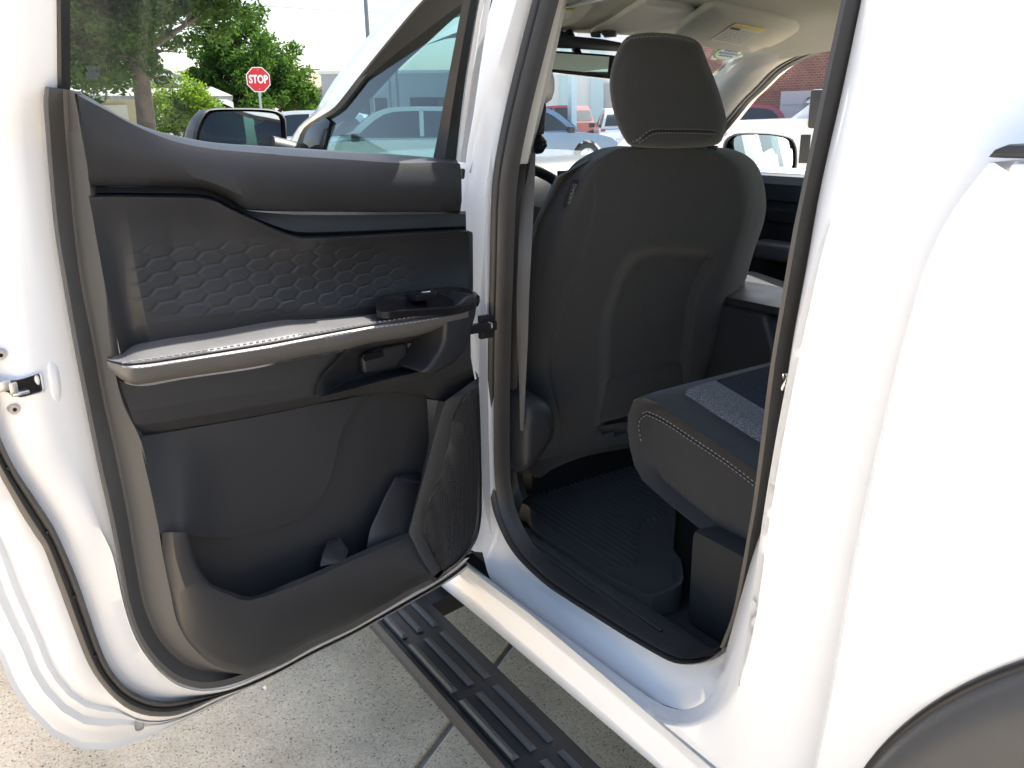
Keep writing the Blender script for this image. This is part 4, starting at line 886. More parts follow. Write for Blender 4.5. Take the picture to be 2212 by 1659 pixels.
# overhead console: a shallow tray outlined by a rib
OC = [(1386, 8), (1420, 12), (1500, 24), (1488, 38), (1452, 64), (1380, 70), (1300, 74), (1278, 72), (1318, 50)]
op = [lin(x, y, -.012) for x, y in cr(OC, 50, True)]; occ = sum(op, V())/50
rows = [[p+V((0, 0, .016)) for p in op], [p+V((0, 0, .003)) for p in op], [p.lerp(occ, .04) for p in op], [p.lerp(occ, .12)+V((0, 0, .004)) for p in op], [p.lerp(occ, .5)+V((0, 0, .005)) for p in op]]
vs, fs = loftdata(rows, cu=True); fs.append(tuple(4*50+j for j in range(50)))
CON = mesh('overhead_console', vs, fs, PILL, TRUCK, 50)
for P in (((1300, 74), (1330, 73), (1332, 80), (1306, 82)), ((1275, 76), (1296, 76), (1298, 82), (1278, 81))):
    prism('console_button', [lin(x, y, -.020) for x, y in P], V((0, 0, .008)), PLAS2, CON, .002)
# black windscreen band and sensor cover
FRIT = mat('black_frit', (.008, .008, .009), .35)
sc0 = [on_x(x, y, .60) for x, y in ((1190, 66), (1205, 62), (1240, 78), (1300, 84), (1345, 92), (1345, 112), (1300, 110), (1240, 106), (1188, 104))]
prism('sensor_cover', sc0, V((.08, -.02, .01)), FRIT, TRUCK, .006)
rm = [(1181, 112), (1200, 110), (1328, 120), (1330, 128), (1326, 168), (1318, 170), (1186, 155), (1179, 150)]
rmo = [on_x(x, y, .56) for x, y in cr(rm, 40, True)]; rmc = sum(rmo, V())/40
back = V((.035, -.02, 0))
vs, fs = loftdata([[p+back*1.0 for p in rmo], [p+back*.3 for p in rmo], rmo, [p.lerp(rmc, .05)-back*.05 for p in rmo]], cu=True); fs += [tuple(range(40)), tuple(3*40+j for j in range(40))]
RVM = mesh('rear_view_mirror', vs, fs, GLOSSB, TRUCK, 50)
rg = [on_x(x, y, .5585) for x, y in ((1187, 113.5), (1316, 123), (1312, 160), (1189, 149))]
# mirror face turned so that it looks back through the cab
prism('mirror_glass', [p-back*.06 for p in rg], -back*.02, MIRR, RVM, 0)
tube('mirror_stalk', [rmc+back*.5, rmc+V((.06, -.02, .05)), rmc+V((.09, -.02, .09))], .012, GLOSSB, RVM)

# ---- dashboard, wheel, console
dz_ = [(.58, 1.16), (.60, 1.235), (.64, 1.275), (.72, 1.290), (.95, 1.285), (1.25, 1.262), (1.34, 1.25)]
dz_ = [(x+.17*(x < 1.2), z) for x, z in dz_]; dp = [(.77, .60), (.73, .80), (.72, 1.0), (.73, 1.10)]+dz_
rows = []
for y in [.74, .70, .55, .40, .25, .1, -.1, -.3, -.5, -.68, -.74]:
    bump_ = .018*math.exp(-((y-.38)/.16)**2)
    rows.append([V((x-.03*math.exp(-((y-.38)/.2)**2)*(z > 1.1), y, z+(bump_ if z > 1.2 and x < .8 else 0))) for x, z in dp])
DASH = loft('dashboard', rows, SOFT, TRUCK, ang=50)
prism('screen', [(.715, .10, 1.02), (.715, -.16, 1.02), (.755, -.16, 1.26), (.755, .10, 1.26)], V((.02, 0, 0)), GLOSSB, DASH, .004)
# steering wheel
wc = V((.50, .38, 1.13)); wax = V((-.85, 0, .5)).normalized(); w1 = V((0, 1, 0)); w2 = wax.cross(w1).normalized()
WHL = tube('steering_wheel', [wc+w1*(.185*math.cos(2*math.pi*k/40))+w2*(.185*math.sin(2*math.pi*k/40)) for k in range(40)], .015, SOFT, TRUCK, 10, True)
tube('wheel_hub', [wc-wax*.03, wc+wax*.02], .06, SOFT, WHL, 20)
for q in (0, math.pi, 1.5*math.pi): sweep('wheel_spoke', [wc, wc+w1*(.185*math.cos(q))+w2*(.185*math.sin(q))], circ(.016, 8), SOFT, WHL)
tube('steering_column', [wc, wc-wax*.3], .035, PLAS, WHL, 12)
# centre console between the front seats
ccx = [(-.42, .60, .93), (-.38, .60, .965), (.25, .60, .96), (.30, .60, .90), (.62, .60, .92)]
CC = prism('centre_console', [(-.10, .10, .505), (-.10, .10, .88), (-.06, .10, .965), (.22, .10, .960), (.30, .10, .88), (.60, .10, .92), (.60, .10, .505)], V((0, -.22, 0)), PLAS, TRUCK, .02, 3)
prism('console_cubby', [(-.106, .07, .60), (-.106, -.09, .60), (-.106, -.09, .78), (-.106, .07, .78)], V((.01, 0, 0)), GLOSSB, CC, .004)
prism('console_lid', [(-.10, .095, .962), (.24, .095, .960), (.24, -.115, .960), (-.10, -.115, .962)], V((0, 0, .02)), SOFT, CC, .008, 3)
# passenger seat
PS = prism('passenger_seat', [(-.02, -.22, .72), (-.12, -.26, 1.00), (-.16, -.34, 1.22), (-.17, -.42, 1.28), (-.17, -.58, 1.28), (-.16, -.66, 1.22), (-.12, -.70, 1.00), (-.02, -.72, .72)], V((.13, 0, 0)), FABR, TRUCK, .03, 3)
prism('seat_cushion', [(.12, -.14, .70), (.62, -.14, .76), (.62, -.64, .76), (.12, -.64, .70)], V((0, 0, .14)), FABR, PS, .05, 4)
prism('seat_base', [(.12, -.18, .505), (.58, -.18, .505), (.58, -.60, .505), (.12, -.60, .505)], V((0, 0, .20)), PLAS, PS, .02)
prism('headrest', [(-.12, -.29, 1.37), (-.12, -.29, 1.53), (-.12, -.33, 1.57), (-.12, -.51, 1.57), (-.12, -.55, 1.53), (-.12, -.55, 1.37)], V((.09, 0, 0)), FABR, PS, .03, 3)
for y in (-.37, -.49): tube('headrest_post', [V((-.08, y, 1.28)), V((-.08, y, 1.40))], .0065, CHROME, PS, 10)
# ============================================================ rest of the cab
# roof skin
def rz_(x, y): return 1.775 - .05*max(0, x-.1)**1.2 - .045*abs(y/.64)**3 - .03*max(0, -x-.6)
xs_ = [-1.0, -.95, -.8, -.5, -.2, .1, .35, .52, .62]; ys_ = [.66, .645, .62, .55, .4, .2, 0, -.2, -.4, -.55, -.62, -.645, -.66]
loft('roof', [[V((x, y*(1-.05*max(0, x)), rz_(x, y)-(.05 if abs(y) > .65 else 0)-(.04 if x < -.97 else 0))) for y in ys_] for x in xs_], WHITE, TRUCK)
# side rails of the roof
RAIL_Y = .692
for s in (1, -1):
    loft('roof_rail', [[V((x, s*(RAIL_Y+dy-.03*max(0, x)), 1.655+dz-.05*max(0, x-.1)**1.2)) for x in (-1.0, -.7, -.4, -.1, .2, .45, .62)] for dy, dz in ((-.02, .075), (.0, .07), (.015, .05), (.018, .02), (.005, -.005), (-.03, -.01), (-.05, .0))], WHITE, TRUCK)
# rear wall with back window
box('rear_wall', (-.985, 0, .92), (.03, 1.56, .86), WPRIM, TRUCK, .005)
for s in (1, -1): box('rear_wall', (-.985, s*.62, 1.52), (.03, .16, .36), WPRIM, TRUCK, .005)
prism('back_window', [(-.985, .54, 1.355), (-.985, -.54, 1.355), (-.985, -.54, 1.68), (-.985, .54, 1.68)], V((.004, 0, 0)), TINT, TRUCK)
# windscreen
W_TL, W_BL = V((.63, .585, 1.615)), V((1.36, .70, 1.245))
WN = (W_BL-W_TL).cross(V((0, 1, 0))).normalized()
def ws(px, py): return hit(px, py, WN, W_TL)
rows = []
for k in range(13):
    t = k/12; a = W_TL.lerp(W_BL, t); rows.append([V((a.x+.06*(1-(s/1)**2), a.y*s, a.z)) for s in [1-j/8 for j in range(17)]])
loft('windscreen', rows, SCREEN, TRUCK)
# right A-pillar trim between windscreen and side window
wse = [(1604, 112), (1606, 122), (1600, 134), (1590, 148), (1575, 163), (1552, 185), (1520, 215), (1480, 255)]
win = [(1850, 72), (1800, 93), (1727, 119), (1678, 146), (1639, 185), (1605, 219), (1572, 258), (1540, 300)]
n = 40
A_ = [ws(x, y) for x, y in cr(wse, n)]
def rs_(px, py, d=0.):
    y = -.76
    for i in range(8): p = on_y(px, py, y+d); y = -(.80-.28*max(0, p.z-1.25))
    return p
B_ = [rs_(x, y) for x, y in cr(win, n)]
loft('pillar_trim', [[a+V((.05, 0, .01)) for a in A_], A_, [a.lerp(b, .35)+V((-.03, .015, -.0)) for a, b in zip(A_, B_)], [a.lerp(b, .75)+V((-.025, .012, 0)) for a, b in zip(A_, B_)], B_], PILL, TRUCK, ang=60)
# headliner edge down to the right window line
hb = [rs_(x, y) for x, y in cr([(1604, 112)]*1+[(1660, 104), (1720, 82), (1780, 62), (1860, 34)], n)]
hw = [rs_(x, y) for x, y in cr([(1678, 140), (1727, 117), (1800, 91), (1850, 70), (1950, 40)], n)]
hl_ = [V((p.x, -.60, hz(p.x, -.60)+.003)) for p in hw]
loft('headliner_edge', [hl_, [a.lerp(b, .5)+V((0, .012, .0)) for a, b in zip(hl_, hw)], hw], LINER, TRUCK, ang=70)
# window seal on the right
win2 = [(1850, 86), (1800, 108), (1740, 128), (1690, 156), (1650, 194), (1620, 222), (1588, 262), (1556, 300)]
C_ = [rs_(x, y, -.02) for x, y in cr(win2, n)]
loft('window_seal', [[b+V((0, .0, 0)) for b in B_], [b.lerp(c, .3)+V((0, .012, 0)) for b, c in zip(B_, C_)], [b.lerp(c, .45)+V((0, -.002, 0)) for b, c in zip(B_, C_)], [b.lerp(c, .6)+V((0, .006, 0)) for b, c in zip(B_, C_)], C_], RUBB, TRUCK, ang=50)
D_ = [c+V((0, -.03, .01)) for c in C_]
loft('a_pillar', [C_, D_, [d+V((.05, .0, .03)) for d in D_], [a+V((.06, 0, .02)) for a in A_]], WHITE, TRUCK)
# passenger door: skin, inner trim, glass
pdz = rs_(1740, 381).z
PD = prism('passenger_door', [(.02, -.93, .50), (.95, -.93, .50), (1.02, -.93, .80), (.98, -.93, pdz+.02), (.02, -.93, pdz+.01)], V((0, .05, 0)), WHITE, TRUCK, .01)
rows = [[V((x, y, z)) for x in (-.1, .2, .5, .8, 1.0)] for y, z in ((-.86, pdz-.004), (-.82, pdz+.002), (-.795, pdz-.004), (-.775, pdz-.03), (-.775, pdz-.085), (-.79, pdz-.095), (-.79, pdz-.11), (-.775, pdz-.12), (-.78, pdz-.16), (-.80, pdz-.17), (-.80, pdz-.5), (-.76, .52))]
loft('inner_trim', rows, SOFT, PD, ang=35)
prism('armrest', [(.0, -.80, .98), (.7, -.80, .98), (.7, -.70, .98), (.0, -.70, .98)], V((0, 0, -.06)), LEATH, PD, .015, 3)
gw = [(p.x, p.y, p.z) for p in C_]
rows = [[V((x, -.80, pdz+.0)) for x in [1.02-1.1*k/12 for k in range(13)]], [V((x, -(.80-.28*.37), 1.63)) for x in [.46-.54*k/12 for k in range(13)]]]
loft('door_glass', rows, CLEAR, PD)
box('belt_moulding', (.45, -.855, pdz-.002), (1.1, .03, .012), WHITE, PD, .003)
# rear right side of the cab: rear door, closed
RD = prism('rear_right_door', [(-.95, -.93, .50), (.0, -.93, .50), (.0, -.93, pdz+.01), (-.95, -.93, pdz+.03)], V((0, .10, 0)), WHITE, TRUCK, .01)
rows = [[V((x, -.80, pdz)) for x in (-.05, -.4, -.78)], [V((x, -.70, 1.63)) for x in (-.05, -.4, -.72)]]
loft('door_glass', rows, TINT, RD)
for x0, x1 in ((-.07, .02), (-.98, -.78)):
    loft('window_frame', [[V((x0, -.83, pdz)), V((x0, -.69, 1.68))], [V((x1, -.83, pdz)), V((x1, -.69, 1.68))], [V((x1, -.76, pdz)), V((x1, -.64, 1.68))], [V((x0, -.76, pdz)), V((x0, -.64, 1.68))]], WHITE, RD, cv=True)
box('inner_trim', (-.45, -.80, .87), (.9, .04, .66), PLAS, RD, .01)
# left front door: skin, frame, glass
FD = prism('front_door', [(.075, .93, .52), (.95, .93, .52), (1.04, .93, .80), (1.02, .93, 1.27), (.075, .93, 1.29)], V((0, -.07, 0)), WHITE, TRUCK, .012)
def fs_(px, py, d=0.):
    y = .84
    for i in range(8): p = on_y(px, py, y+d); y = .845-.30*max(0, p.z-1.33)
    return p
so_ = [(612, 330), (622, 312), (647, 271), (679, 242), (714, 185), (754, 129), (808, 64), (875, 0), (930, -45), (1000, -85), (1060, -110)]
si_ = [(632, 335), (640, 320), (658, 277), (701, 247), (728, 228), (781, 161), (846, 81), (916, 0), (970, -40), (1030, -72), (1080, -92)]
a, b4 = [fs_(x, y) for x, y in cr(so_, 40)], [fs_(x, y) for x, y in cr(si_, 40)]
loft('window_frame', [[p+V((.02, -.06, .0)) for p in a], a, [p.lerp(q, .40)+V((0, .006, 0)) for p, q in zip(a, b4)], [p.lerp(q, .47)+V((0, -.001, 0)) for p, q in zip(a, b4)], [p.lerp(q, .54)+V((0, .006, 0)) for p, q in zip(a, b4)], b4, [p+V((-.004, -.03, -.002)) for p in b4]], WHITE, FD, ang=30)
sw = [(x+9, y+4) for x, y in si_]
c4 = [fs_(x, y, -.004) for x, y in cr(sw, 40)]
loft('window_seal', [[p+V((0, -.02, 0)) for p in b4], [p+V((0, .003, 0)) for p in b4], c4, [p+V((0, -.02, 0)) for p in c4]], RUBB, FD, ang=40)
prism('sail_panel', [fs_(x, y, -.002) for x, y in ((640, 330), (658, 279), (700, 251), (712, 262), (692, 345), (640, 345))], V((0, -.012, 0)), GLOSSB, FD, .002)
# glass: from belt to frame line
gb_ = [V((x, .845, 1.315)) for x in [1.0-.94*k/20 for k in range(21)]]
gt_ = resample([tuple(p-V((0, .008, 0))) for p in c4], 21)
gt_ = [V(p) for p in gt_]
xr = gt_[-1].x
gtop = gt_[:]
gbot = [V((p.x, .845-.008, 1.32)) if p.z > 1.34 else V((p.x, .837, min(1.32, p.z-.01))) for p in gtop]
rows = [[g.lerp(b5, t) for g, b5 in zip(gtop, gbot)] for t in (0, .5, 1)]
tail = [[V((.05, r[-1].y, r[-1].z))] for r in rows]
loft('door_glass', [r+t for r, t in zip(rows, tail)], TINT, FD)
box('belt_seal', (.52, .84, 1.318), (.92, .02, .02), RUBB, FD, .004)
box('handle', (.20, .955, 1.16), (.20, .03, .035), WHITE, FD, .01, seg=3)
rows = [[V((x, y, z)) for x in (.04, .4, .8, 1.02)] for y, z in ((.80, 1.31), (.77, 1.30), (.76, 1.22), (.78, 1.05), (.76, .60))]
loft('inner_trim', rows, SOFT, FD)
# left A-pillar trim and outer
ai = [(700, 262), (760, 262), (781, 236), (862, 148), (916, 99), (983, 38), (1040, -10)]
ao = [(660, 300), (690, 262), (728, 230), (781, 165), (846, 85), (916, 4), (980, -50)]
P_, Q_ = [on_y(x, y, .735) for x, y in cr(ai, 30)], [on_y(x, y, .79) for x, y in cr(ao, 30)]
loft('pillar_trim', [P_, [p.lerp(q, .5)+V((-.03, -.02, 0)) for p, q in zip(P_, Q_)], Q_], RUBB, TRUCK)  # near-black colour stands in for shade on this otherwise pale trim
loft('a_pillar', [[p+V((.0, -.02, -.002)) for p in a], [p+V((.0, -.06, -.004)) for p in a], [p+V((.01, -.12, -.004)) for p in a]], WHITE, TRUCK)
# B-pillar body between the doors
loft('b_pillar', [[V((x, YS(z)-.10-dy, z)) for z in (.50, .8, 1.1, 1.3, 1.45, 1.6, 1.69)] for x, dy in ((.012, .03), (.022, .0), (.055, .0), (.07, .03), (.06, .05), (.022, .05))], WHITE, TRUCK, cv=True)
loft('b_pillar_applique', [[V((x, YS(z)-dy, z)) for z in (1.30, 1.45, 1.6, 1.69)] for x, dy in ((.055, .085), (.085, .068), (.125, .068), (.13, .085))], GLOSSB, TRUCK)
# bonnet, wings, firewall, front end
def bz(x, y): return 1.235 - .085*max(0, (x-1.35))**1.2 - .035*abs(y/.8)**3
xs_ = [1.30, 1.5, 1.8, 2.1, 2.3, 2.38]; ys_ = [.88, .84, .78, .6, .3, 0, -.3, -.6, -.78, -.84, -.88]
loft('bonnet', [[V((x, y, bz(x, y)-(.12 if abs(y) > .86 else 0)-(.15 if x > 2.35 else 0))) for y in ys_] for x in xs_], WHITE, TRUCK)
for s in (1, -1):
    P = [(1.03, .50), (1.28, .52)]+[(1.82+.50*math.cos(RAD(170-160*k/10)), .42+.50*math.sin(RAD(170-160*k/10))) for k in range(11)]+[(2.38, .60), (2.38, 1.0), (1.30, 1.13), (1.03, 1.16)]
    prism('wing', [(x, s*.93, z) for x, z in P], V((0, -s*.06, 0)), WHITE, TRUCK, .01)
box('front_bumper', (2.42, 0, .78), (.14, 1.84, .5), PLAS, TRUCK, .03)
box('firewall', (1.33, 0, .86), (.03, 1.5, .72), PLAS, TRUCK)
box('chassis', (.2, 0, .36), (4.2, .9, .16), DSTEEL, TRUCK, .02)
# far bed side, floor, tailgate
prism('bed_side', [(be[0].x-.03, -.94, .55), (be[0].x-.03, -.94, 1.38), (-2.45, -.94, 1.38), (-2.45, -.94, .55)], V((0, .10, 0)), WHITE, TRUCK, .01)
box('bed_floor', (-1.72, 0, .78), (1.45, 1.66, .05), PLAS, TRUCK)
box('tailgate', (-2.46, 0, 1.08), (.06, 1.66, .58), WHITE, TRUCK, .01)
# ---- mirrors
def mirror(name, out, inn_, x, nrm, depth, par, glassw=None):
    nrm = V(nrm).normalized()
    c = sum((on_x(a, b, x) for a, b in out), V())/len(out)
    O = [hit(a, b, nrm, c) for a, b in cr(out, 48, True)]; cc = sum(O, V())/48
    dvec = -nrm
    rows = [[p.lerp(cc, .45)+dvec*depth for p in O], [p.lerp(cc, .18)+dvec*depth*.8 for p in O], [p.lerp(cc, .02)+dvec*depth*.35 for p in O], O, [p.lerp(cc, .05)-dvec*.004 for p in O]]
    vs, fs = loftdata(rows, cu=True); fs.append(tuple(range(48)))
    h = mesh(name, vs, fs, PLAS, par, 50)
    G = [hit(a, b, nrm, c-dvec*.0) for a, b in cr(inn_, 48, True)]
    gc = sum(G, V())/48
    vs, fs = loftdata([[p.lerp(gc, -.10)+dvec*.012 for p in G], [p+dvec*.002 for p in G]], cu=True)
    mesh('mirror_bezel', vs, fs, GLOSSB, h, 40)
    mesh('mirror_glass', [p+dvec*.003 for p in G], [tuple(range(48))], MIRR, h)
    return h, cc
MO = [(420, 322), (416, 300), (424, 268), (440, 240), (458, 234), (500, 233), (566, 234), (599, 239), (614, 250), (619, 270), (618, 330), (600, 352), (520, 356), (440, 345)]
MI = [(438, 320), (441, 300), (446, 268), (456, 246), (486, 241), (540, 241), (590, 245), (604, 252), (608, 270), (608, 325), (595, 342), (520, 346), (446, 336)]
h, cc = mirror('side_mirror', MO, MI, .86, (-.93, -.37, .02), .09, TRUCK)
tube('mirror_arm', [cc+V((.03, -.08, -.03)), cc+V((.03, -.16, -.05)), V((.93, .86, cc.z-.06))], .03, PLAS, FD, 10)
MO2 = [(1570, 300), (1588, 290), (1620, 286), (1670, 288), (1705, 296), (1717, 308), (1722, 330), (1718, 372), (1690, 392), (1630, 392), (1580, 372), (1564, 330)]
MI2 = [(1587, 322), (1586, 304), (1592, 294), (1620, 291), (1670, 293), (1698, 300), (1708, 312), (1713, 335), (1709, 366), (1686, 382), (1636, 382), (1600, 364)]
h2, cc2 = mirror('side_mirror', MO2, MI2, .90, (-.86, .50, .035), .09, TRUCK)
tube('mirror_arm', [cc2+V((.02, .08, -.02)), cc2+V((.02, .2, -.06)), V((.92, -.86, cc2.z-.07))], .03, PLAS, PD, 10)
# sticker on the windscreen
so3 = ws(1572, 112); ex = (ws(1600, 116)-ws(1545, 108)).normalized(); ey = (ws(1572, 100)-ws(1572, 124)); ey = (ey-ex*ey.dot(ex)).normalized()
hw_, hh_ = (ws(1600, 116)-ws(1545, 108)).length/2, (ws(1572, 102)-ws(1572, 122)).length/2
STK = mat('sticker_green', (.10, .45, .08), .5); STW = mat('sticker_white', (.75, .80, .78), .5); STB = mat('sticker_blue', (.10, .25, .45), .5)
nw = WN if WN.x < 0 else -WN
def oval(f, off): return [so3+ex*(hw_*f*math.cos(2*math.pi*k/28))+ey*(hh_*f*math.sin(2*math.pi*k/28))+nw*off for k in range(28)]
wo = [V((.06, 0, 0)) for k in range(1)]
SHF = V((.0, 0, 0))
stk = prism('window_sticker', oval(1., .004), nw*.0008, STK, TRUCK)
prism('sticker_centre', oval(.86, .0052), nw*.0006, STW, stk)
ps = []
for v, a0, a1 in ((.35, -.5, .5), (.0, -.7, .7), (-.35, -.45, .45)):
    u = a0
    while u < a1:
        L = random.uniform(.08, .2); ps.append(boxdata(so3+ex*(hw_*(u+L/2))+ey*(hh_*v)+nw*.0065, ex*(hw_*L), ey*(hh_*.22), nw*.0006)); u += L+.06
stuff(many('sticker_print', ps, STB, stk))
# ============================================================ surroundings
def noise_ground(name, stops, scale, bumpd, scale2=3.):
    m = bpy.data.materials.new(name); m.use_nodes = True; t = m.node_tree; b = t.nodes['Principled BSDF']; b.inputs['Roughness'].default_value = .9; b.inputs['Specular IOR Level'].default_value = .2
    tc = t.nodes.new('ShaderNodeTexCoord'); vo = t.nodes.new('ShaderNodeTexVoronoi'); vo.inputs['Scale'].default_value = scale
    rp = t.nodes.new('ShaderNodeValToRGB'); rp.color_ramp.interpolation = 'CONSTANT'
    el = rp.color_ramp.elements
    while len(el) < len(stops): el.new(.5)
    for e, (p, c) in zip(el, stops): e.position = p; e.color = (*c, 1)
    sp = t.nodes.new('ShaderNodeSeparateColor')
    dn = t.nodes.new('ShaderNodeTexNoise'); dn.inputs['Scale'].default_value = scale*1.7; mv = t.nodes.new('ShaderNodeVectorMath'); mv.operation = 'MULTIPLY_ADD'; mv.inputs[1].default_value = (.008, .008, .008)
    t.links.new(tc.outputs['Object'], dn.inputs['Vector']); t.links.new(dn.outputs['Color'], mv.inputs[0]); t.links.new(tc.outputs['Object'], mv.inputs[2]); t.links.new(mv.outputs[0], vo.inputs['Vector'])
    t.links.new(vo.outputs['Color'], sp.inputs[0]); t.links.new(sp.outputs[0], rp.inputs[0])
    n2 = t.nodes.new('ShaderNodeTexNoise'); n2.inputs['Scale'].default_value = scale2; n2.inputs['Detail'].default_value = 8; n2.inputs['Roughness'].default_value = .65
    mr = t.nodes.new('ShaderNodeMapRange'); mr.inputs[1].default_value = .3; mr.inputs[2].default_value = .7; mr.inputs[3].default_value = .72; mr.inputs[4].default_value = 1.16
    mu = t.nodes.new('ShaderNodeMix'); mu.data_type = 'RGBA'; mu.blend_type = 'MULTIPLY'; mu.inputs[0].default_value = 1
    t.links.new(tc.outputs['Object'], n2.inputs['Vector']); t.links.new(n2.outputs[0], mr.inputs[0]); t.links.new(rp.outputs[0], mu.inputs[6]); t.links.new(mr.outputs[0], mu.inputs[7]); t.links.new(mu.outputs[2], b.inputs['Base Color'])
    bp = t.nodes.new('ShaderNodeBump'); bp.inputs['Strength'].default_value = .5; bp.inputs['Distance'].default_value = bumpd
    t.links.new(sp.outputs[1], bp.inputs['Height']); t.links.new(bp.outputs[0], b.inputs['Normal'])
    return m
AGG = noise_ground('exposed_aggregate_concrete', [(0, (.76, .60, .40)), (.34, (.82, .67, .46)), (.58, (.84, .71, .51)), (.74, (.68, .52, .34)), (.86, (.86, .78, .62)), (.94, (.42, .30, .19)), (.978, (.15, .115, .08))], 290, .002)
LOT = noise_ground('old_concrete', [(0, (.50, .50, .49)), (.4, (.54, .54, .53)), (.8, (.46, .46, .45))], 40, .004, .25)
ground = setting(mesh('ground', [(-900, -900, -.016), (900, -900, -.016), (900, 900, -.016), (-900, 900, -.016)], [(0, 1, 2, 3)], LOT))
# slabs with open joints around the truck
jd = V((-.259, .417, 0)).normalized(); jn = V((-jd.y, jd.x, 0)); jo = V((.207, .803, 0)); G = 3.05; g2 = .009
for i in range(-4, 4):
    for k in range(-4, 4):
        o = jo + jn*(i*G) + jd*(k*G-1.1)
        c = [o+jn*g2+jd*g2, o+jn*(G-g2)+jd*g2, o+jn*(G-g2)+jd*(G-g2), o+jn*g2+jd*(G-g2)]; cc_ = sum(c, V())/4
        top = [p+(cc_-p).normalized()*.007 for p in c]
        mesh('concrete_slab', [p+V((0, 0, -.0155)) for p in c]+[p+V((0, 0, -.004)) for p in c]+top, [(0, 1, 5, 4), (1, 2, 6, 5), (2, 3, 7, 6), (3, 0, 4, 7), (4, 5, 9, 8), (5, 6, 10, 9), (6, 7, 11, 10), (7, 4, 8, 11), (8, 9, 10, 11)], AGG, ground)
# little chips lying on the slab near the joint
# ---- lawn by the houses
GRASS = mat('lawn_green', (.075, .10, .03), .95, var=(1.2, (.16, .15, .07), .35, .7), bump=(40, .5, .02))
def gp(px, D): p = far(px, 250, D); return V((p.x, p.y, 0))
lw = [gp(-300, 26), gp(120, 27), gp(400, 31), gp(640, 38), gp(700, 80), gp(-300, 80)]
setting(mesh('lawn', [p+V((0, 0, .006-.016+.004)) for p in lw], [tuple(range(6))], GRASS))
ASPH = mat('asphalt', (.055, .055, .056), .9, var=(3, (.075, .074, .072), .35, .65), bump=(60, .4, .006))

def axes(D, px):                        # viewing frame at a far spot: away and to the right
    d = ray(px, 250); f = V((d.x, d.y, 0)).normalized(); return f, V((f.y, -f.x, 0))
# ---- trees
BARK = mat('bark', (.055, .045, .036), .95, bump=(12, 1., .03), var=(5, (.085, .07, .058), .35, .65))
def leafmat(name, c1, c2, tr):
    m = bpy.data.materials.new(name); m.use_nodes = True; t = m.node_tree; t.nodes.clear(); o = t.nodes.new('ShaderNodeOutputMaterial')
    df = t.nodes.new('ShaderNodeBsdfDiffuse'); tl = t.nodes.new('ShaderNodeBsdfTranslucent'); mx_ = t.nodes.new('ShaderNodeMixShader'); mx_.inputs[0].default_value = tr
    ge = t.nodes.new('ShaderNodeNewGeometry'); mi = t.nodes.new('ShaderNodeMix'); mi.data_type = 'RGBA'; mi.inputs[6].default_value = (*c1, 1); mi.inputs[7].default_value = (*c2, 1)
    t.links.new(ge.outputs['Random Per Island'], mi.inputs[0]); t.links.new(mi.outputs[2], df.inputs[0])
    hs = t.nodes.new('ShaderNodeHueSaturation'); hs.inputs['Value'].default_value = 1.7; hs.inputs['Saturation'].default_value = 1.15; hs.inputs['Hue'].default_value = .485
    t.links.new(mi.outputs[2], hs.inputs['Color']); t.links.new(hs.outputs[0], tl.inputs[0])
    t.links.new(df.outputs[0], mx_.inputs[1]); t.links.new(tl.outputs[0], mx_.inputs[2]); t.links.new(mx_.outputs[0], o.inputs[0])
    return m
LEAF1 = leafmat('elm_leaves', (.026, .055, .018), (.060, .098, .030), .42); LEAF2 = leafmat('maple_leaves', (.03, .075, .02), (.07, .12, .03), .42); LEAF3 = leafmat('young_leaves', (.07, .14, .025), (.13, .19, .04), .5)
def leafcloud(name, blobs, n, size, m, par, aspect=.6):
    vs, fs = [], []; tot = sum(b[1]**2 for b in blobs); R = random
    for c, r, sq in blobs:
        for k in range(int(n*r*r/tot)):
            d = V((R.gauss(0, 1), R.gauss(0, 1), R.gauss(0, 1))).normalized()*(r*(R.random()**.45)); d.z *= sq
            p = c+d; s = size*R.uniform(.6, 1.35)
            a = V((R.gauss(0, 1), R.gauss(0, 1), R.gauss(0, .7))).normalized(); b = a.orthogonal().normalized(); b.rotate(Matrix.Rotation(R.uniform(0, 6.3), 3, a))
            a *= s; b *= s*aspect; i = len(vs); vs += [p-a, p+b*.8, p+a, p-b*.8]; fs.append((i, i+1, i+2, i+3))
    me = bpy.data.meshes.new(name); me.from_pydata([tuple(v) for v in vs], [], fs); me.materials.append(m)
    return link(bpy.data.objects.new(name, me), par)
